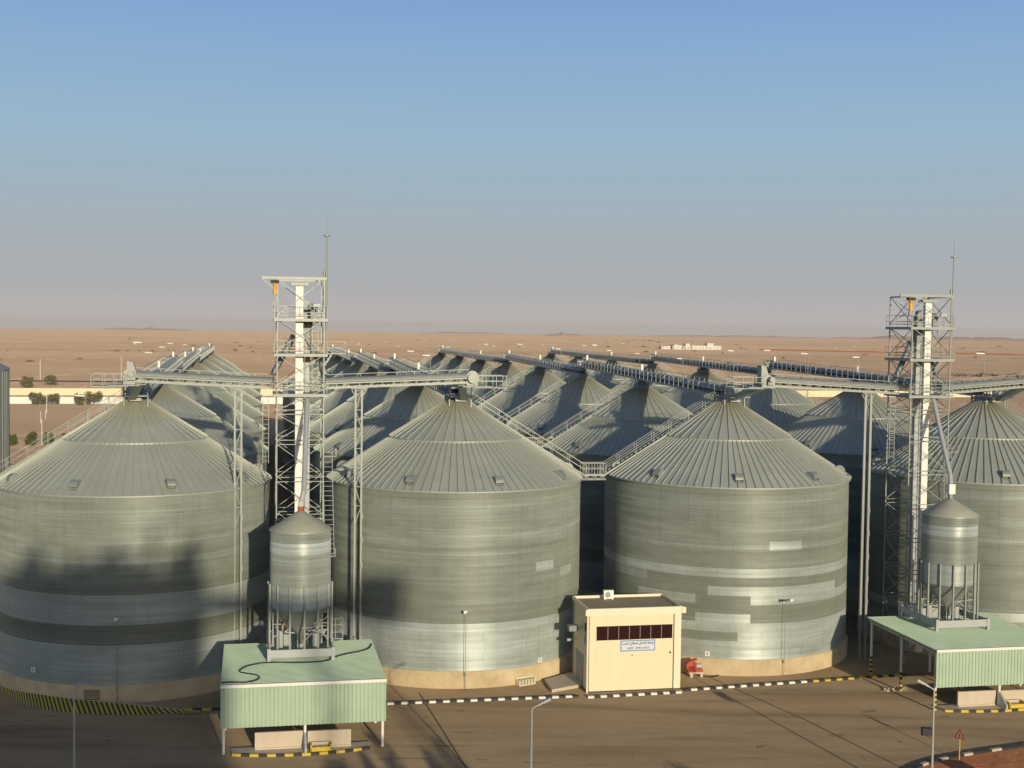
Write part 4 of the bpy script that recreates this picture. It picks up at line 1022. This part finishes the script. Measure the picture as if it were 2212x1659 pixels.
def thin_pole(u, vt, vb, label, r=.07, arm=False):
    P = G(u, vb); top = at(u, vt, P.y); t = link('lamp_post', None, None, (P.x, P.y, gz(P.x, P.y)), 0); tag(t, label, 'post', 'thin posts beyond the silos at left')
    m = MB(); h = top.z-gz(P.x, P.y); m.cyl((0, 0, 0), (0, 0, h), r*1.3, r, 8); part('pole', m, 'white', t)
    m = MB(); m.bar((-.15, 0, h), (.7 if arm else .2, 0, h+.1), .25, .15); part('lamp_head', m, 'white', t)
thin_pole(87, 777, 820, 'tall white post beside the car on the desert road', .14)
thin_pole(101, 846, 893, 'white post with small lamp before the second tree of the wall', .1, True)
thin_pole(88, 890, 914, 'short upper white post on the sand before the bushes', .08)
thin_pole(98, 886, 905, 'short white post on the sand beside the taller post', .08)
thin_pole(90.5, 908, 962, 'white post standing between the two round bushes', .08)
thin_pole(262, 772, 822, 'white post seen above the leftmost silo platform', .12)

# ------------------------------------------------------------------ trees
def leaf_cluster(rx, ry, rz, n, size, seed, holes=.25, flat=0.):
    r = random.Random(seed); mb = MB(); lobes = [(r.uniform(-.68, .68)*rx, r.uniform(-.6, .6)*ry, r.uniform(-.5, .6)*rz, r.uniform(.24, .5)) for _ in range(13)]
    for i in range(n):
        lx, ly, lz, lr = r.choice(lobes); d = Vector((r.gauss(0, 1), r.gauss(0, 1), r.gauss(0, 1))).normalized()*(r.random()**.45)
        p = Vector((lx+d.x*lr*rx, ly+d.y*lr*ry, lz+d.z*lr*rz*(1-flat)))
        a = Vector((r.gauss(0, 1), r.gauss(0, 1), r.gauss(0, 1))).normalized(); b = a.orthogonal().normalized(); c = a.cross(b); s = size*r.uniform(.5, 1.3)
        mb.add([p+b*s, p+c*s*.7, p-b*s, p-c*s*.7], [(0, 1, 2, 3)])
    return mb
def tree(u, vb, vt, wpx, label, leafm, seed, name='tree', low=False, group='trees beyond the silos'):
    P = G(u, vb); y = P.y; k = y/F_PX; h = (vb-vt)*k; wd = wpx*k/2; t = link(name, None, None, (P.x, P.y, gz(P.x, P.y)), 0); tag(t, label, 'tree' if not low else 'bush', group)
    m = MB(); m.cyl((0, 0, -.2), (.1*wd, 0, h*.35), .16, .11, 8)
    for i in range(5): a = i*1.3+seed; m.cyl((.1*wd, 0, h*.3), (math.cos(a)*wd*.5, math.sin(a)*wd*.5, h*.7), .08, .03, 6)
    part('trunk', m, 'bark', t)
    ch = h*(.56 if low else .56); c = leaf_cluster(wd, wd*.9, ch, 2200, .16 if y < 400 else .27, seed); part('crown', c, leafm, t, (0, 0, h-ch*(.98 if low else .95)))
tree(80, 874, 845, 34, 'olive green tree before the white wall, first from left', 'leaf', 1); tree(111, 874, 846, 34, 'olive green tree before the white wall beside the lamp post', 'leaf', 2)
tree(172, 874, 848, 30, 'smaller olive tree before the white wall, third from left', 'leaf', 3); tree(202, 874, 843, 40, 'wide olive tree before the white wall, nearest the silo platform', 'leaf', 4)
tree(60, 837, 811, 28, 'loose tree left of the white car by the road', 'leaf', 5); tree(110, 832, 808, 30, 'flat topped tree right of the white car by the road', 'leaf', 6); tree(158, 870, 857, 12, 'very small bush left of the third wall tree', 'leaf', 16)
tree(69, 962, 928, 32, 'round green bush right of the ribbed silo at left edge', 'leafdark', 7, 'bush', True); tree(108, 960, 931, 28, 'round green bush between white post and silo stair', 'leafdark', 8, 'bush', True)
tree(28, 962, 930, 30, 'dark green bush in the shade of the ribbed building', 'leafdark', 9, 'bush', True); tree(150, 956, 932, 30, 'green bush behind the stair rail of the leftmost silo', 'leafdark', 10, 'bush', True)
tree(174, 948, 930, 24, 'small green bush furthest right behind the stair rail', 'leafdark', 11, 'bush', True)

# desert shrubs: individuals sharing meshes
shr = [leaf_cluster(1.6, 1.6, .8, 260, .22, 50+i).mesh('shrub', 'scrub') for i in range(3)]
rs = random.Random(3)
spots = [(240, 757), (252, 758), (275, 757), (300, 757), (330, 758), (365, 756), (378, 757), (600, 751), (640, 758), (520, 745), (545, 760), (880, 778), (906, 780), (1003, 765), (1310, 740), (1500, 758), (1560, 762), (1610, 755), (1700, 757), (1745, 762), (1870, 760), (1890, 742), (2080, 752), (2120, 760), (2160, 748), (2045, 768)]
for i in range(70): spots.append((rs.uniform(-30, 2240), 722+rs.random()**1.4*75))
for i, (u, v) in enumerate(spots):
    v += .011*(u-300) if i >= 26 else 0
    P = G(u, v); 
    if P.y < 300 or P.length > 5500: continue
    o = link('desert_shrub', shr[i % 3], None, (P.x, P.y, gz(P.x, P.y)+.4), rs.uniform(0, 6)); s = rs.uniform(.5, 1.6)*(1+P.y/3500); o.scale = (s*1.5, s, s)
    tag(o, 'low dry scrub bush dotted on the open desert plain', 'shrub', 'dry shrubs on the desert plain')
ba, bb = G(1640, 756), G(2300, 768); mb = MB(); dn = Vector((-(bb-ba).y, (bb-ba).x, 0)).normalized()
for i in range(60):
    p = ba.lerp(bb, i/60); q = ba.lerp(bb, (i+1)/60); hh = 2.2+1.2*mn.noise(Vector((i*.3, 2, 2)))
    mb.add([(p-dn*5).xy[:]+(gz(p.x, p.y),), (q-dn*5).xy[:]+(gz(q.x, q.y),), (q.x, q.y, gz(q.x, q.y)+hh), (p.x, p.y, gz(p.x, p.y)+hh), (p+dn*5).xy[:]+(gz(p.x, p.y),), (q+dn*5).xy[:]+(gz(q.x, q.y),)], [(0, 1, 2, 3), (3, 2, 5, 4)])
struct('terrain_bank', mb.mesh('terrain_bank', 'soil'))
# dark rocky mound at right
def rockpile():
    c = G(2165, 812); mb = MB(); r = random.Random(5)
    for i in range(120):
        x, y = r.gauss(0, 26), r.gauss(0, 12); s = r.uniform(.6, 2.2); z = gz(c.x+x, c.y+y)
        v = [(c.x+x+dx*s*r.uniform(.7, 1.3), c.y+y+dy*s*r.uniform(.7, 1.3), z+dz*s*r.uniform(.5, 1.1)) for dx, dy, dz in ((-1, -1, 0), (1, -1, 0), (1, 1, 0), (-1, 1, 0), (-.5, -.5, 1), (.5, -.5, 1), (.5, .5, 1), (-.5, .5, 1))]
        mb.hexa(v)
    o = link('rubble', mb.mesh('rubble', 'scrub')); tag(o, 'dark rubble heaps scattered on the plain at the right edge', 'rubble', None, 'stuff')
rockpile()
# far white building complex
c0 = G(1430, 753.5); c1 = G(1558, 755); dv = (c1-c0); dl = dv.length
t = link('white_compound', None, None, (c0.x, c0.y, gz(c0.x, c0.y)), math.atan2(dv.y, dv.x)); tag(t, 'low white building complex far out on the desert at right', 'building')
m = MB()
for (a, b, h, y0) in ((0, .16, 5, 6), (.18, .34, 6.5, 0), (.20, .26, 8, -2), (.36, .52, 5.5, 3), (.40, .47, 9.5, 1), (.50, 1.0, 6.5, 0), (.76, .87, 10.5, -1)): m.box(a*dl, b*dl, y0, y0+22, 0, h)
part('wall', m, 'farwhite', t)
m = MB()
for i in range(16): x = (.02+i*.06)*dl; m.box(x, x+2.2, -2.2 if .2 < x/dl < .26 or .76 < x/dl < .86 else (5.9 if x < .16*dl else -.1), -2.0 if 0 else (6.1 if x < .16*dl else .05), 2, 4)
part('window', m, 'galvdark', t)
# scattered tiny white houses
hm = MB(); hm.box(-5, 5, -4, 4, -1, 3.2); hm.box(-2, 2, -4.3, -4, 0, 2.2); ME_h = hm.mesh('house_block', 'farwhite')
hs = [(292, 740), (415, 718), (440, 724), (448, 722), (745, 739), (775, 741), (835, 738), (860, 746), (918, 733), (982, 738), (1035, 743), (1066, 746), (1130, 747), (1172, 744), (1285, 746), (1318, 748), (1360, 747), (1385, 738), (1345, 742), (1805, 752), (1845, 749), (2010, 745), (2125, 749), (2145, 747), (1095, 727), (1130, 726), (1090, 735), (1215, 735)]
for i, (u, v) in enumerate(hs):
    P = G(u, v); s = .36 if i != 14 else 1.2
    if P.length > 7000 or P.y < 0: continue
    o = link('desert_house', ME_h, None, (P.x, P.y, gz(P.x, P.y)), rs.uniform(-.4, .4)); o.scale = (s*rs.uniform(.7, 1.5), s, s*rs.uniform(.6, 1.1))
    tag(o, 'tiny white house or tent far out on the desert plain' if i != 14 else 'larger white block house on the plain above middle conveyors', 'house', 'tiny white houses on the plain')

# tall trees just below the picture, their shadow tips reach into the yard
def yard_tree(u, v, h, wd, seed, label):
    s_ = G(u, v); P = s_-SUNDIR*(h/-SUNDIR.z); t = link('tree', None, None, (P.x, P.y, 0), 0); tag(t, label, 'tree', 'roadside trees below the picture')
    m = MB(); m.cyl((0, 0, 0), (.2, 0, h*.5), .2, .13, 8)
    for i in range(6): a = i*1.1+seed; m.cyl((.1, 0, h*.35), (math.cos(a)*wd*.5, math.sin(a)*wd*.5, h*.7), .1, .04, 6)
    part('trunk', m, 'bark', t); c = leaf_cluster(wd, wd, h*.42, 2200, .24, seed); part('crown', c, 'leafdark', t, (0, 0, h*.62))
yard_tree(800, 1606, 9, 1.7, 31, 'tall tree just below the left shed, out of view'); yard_tree(925, 1606, 9, 1.5, 32, 'slim tree below the middle of the yard, out of view')
yard_tree(1440, 1646, 8, 2.4, 33, 'wide tree below the centre of the yard, out of view'); yard_tree(700, 1640, 8, 1.8, 34, 'bushy tree below the left shed kerb, out of view')

# ------------------------------------------------------------------ unseen buildings behind the photographer, shaped to cast the broad shadow at left
SB = -SUNDIR*70.0                              # unseen casters set back towards the sun to soften the shadow edge
def bld(name, label, x0, x1, y0, y1, z1, extra=None):
    t = link(name, None, None, (x0+SB.x, y1+SB.y, 0), 0); z1 += SB.z; tag(t, label, 'building')
    m = MB(); m.box(0, x1-x0, y0-y1, 0, 0, z1); part('wall', m, 'stone', t)
    m = MB(); m.box(-.2, x1-x0+.2, y0-y1-.2, .2, z1, z1+.3); part('roof', m, 'stone', t)
    if extra:
        m = MB(); extra(m, x0, y1); m.v = [(a, b, c+SB.z) for a, b, c in m.v]; part('shadow_spires', m, 'galv', t)
    return t
def eq(m, x0, y1):
    for (a, b, z) in ((3.1, 4.3, 36.6), (9.3, 10.9, 36.3), (15.9, 17.1, 37.1)): m.cyl(((a+b)/2-x0, -1, 34.6), ((a+b)/2-x0, -1, z-.3), (b-a)/2, (b-a)/2, 14); m.cyl(((a+b)/2-x0, -1, z-.3), ((a+b)/2-x0, -1, z+.4), (b-a)/2, .15, 14)
    
    for (a, r, z) in ((5.3, .35, 35.9), (8.3, .4, 36.0), (11.4, .35, 37.0), (13.2, .45, 38.8), (14.6, .35, 36.4), (17.0, .4, 38.2), (3.7, .4, 37.6), (10.1, .45, 37.3), (6.6, .5, 36.4), (2.6, .6, 36.2), (9.2, .6, 36.6), (12.3, .5, 36.0), (15.6, .8, 36.6), (16.4, .5, 37.6)): m.cyl((a-x0, -1, 34.4), (a-x0, -1, z), r, r*.7, 10)  # thin pipes added so the top of the cast shadow turns spiky
    m.cyl((13.2-x0, -1, 34.6), (13.2-x0, -1, 38.4), .28, .2, 10); m.box(6.5-x0, 8-x0, -3, -1, 34.6, 35.7); m.box(11.6-x0, 12.6-x0, -3, -1, 34.6, 35.8)
bld('unseen_building', 'tall unseen building behind the camera, shaped to cast the broad shadow', 1.0, 17.6, -30, -13, 34.5, eq)
bld('unseen_annex', 'lower unseen block behind the camera, shaped to widen the shadow at left', -45, 18.9, -52, -31, 27.0)
t = link('unseen_gallery', None, None, (17.6+SB.x, -14+SB.y, SB.z), 0); tag(t, 'raised unseen gallery behind the camera, shaped to cast a shadow band', 'gallery')  # unseen, sized to throw the narrow shadow band across silo and bin
m = MB(); m.box(0, 15., -1, 1, 31.6, 33.1); m.box(14.6, 17.6, -1.5, 1.5, 31.0, 34.9)
for x in (8., 16.):
    for s in (-.6, .6): m.bar((x+s, 0, -SB.z), (x+s, 0, 31.6), .3)
    for z in range(-10, 30, 4): m.bar((x-.6, 0, z), (x+.6, 0, z+4), .15)
part('gallery_body', m, 'galv', t)
t = link('unseen_block', None, None, (19+SB.x, -14+SB.y, SB.z), 0); tag(t, 'low unseen block behind the camera, added to cast shadow', 'building')  # unseen low block added as a shadow caster, height set by its shadow's reach
m = MB(); m.box(0, 40, -16, 0, -SB.z, 19.0); part('wall', m, 'stone', t)
m = MB(); m.box(4, 8, -8, -4, 19.0, 19.6); part('shadow_cowls', m, 'galv', t)

# ------------------------------------------------------------------ air: one closed box of even, thin dust haze round the scene
hm_ = MB(); hm_.box(-16500, 16500, -16500, 16500, -130, 62)
hz_o = link('haze', hm_.mesh('haze', [])); hz_o['kind'] = 'stuff'; hz_o['label'] = 'thin pinkish desert haze'
hmat = bpy.data.materials.new('haze'); hmat.use_nodes = True; hn = hmat.node_tree; hn.nodes.clear()
ho = hn.nodes.new('ShaderNodeOutputMaterial'); pv = hn.nodes.new('ShaderNodeVolumePrincipled')
pv.inputs['Color'].default_value = (.93, .88, .85, 1); pv.inputs['Density'].default_value = .00005; pv.inputs['Anisotropy'].default_value = .0
hn.links.new(pv.outputs[0], ho.inputs['Volume']); hz_o.data.materials.append(hmat)
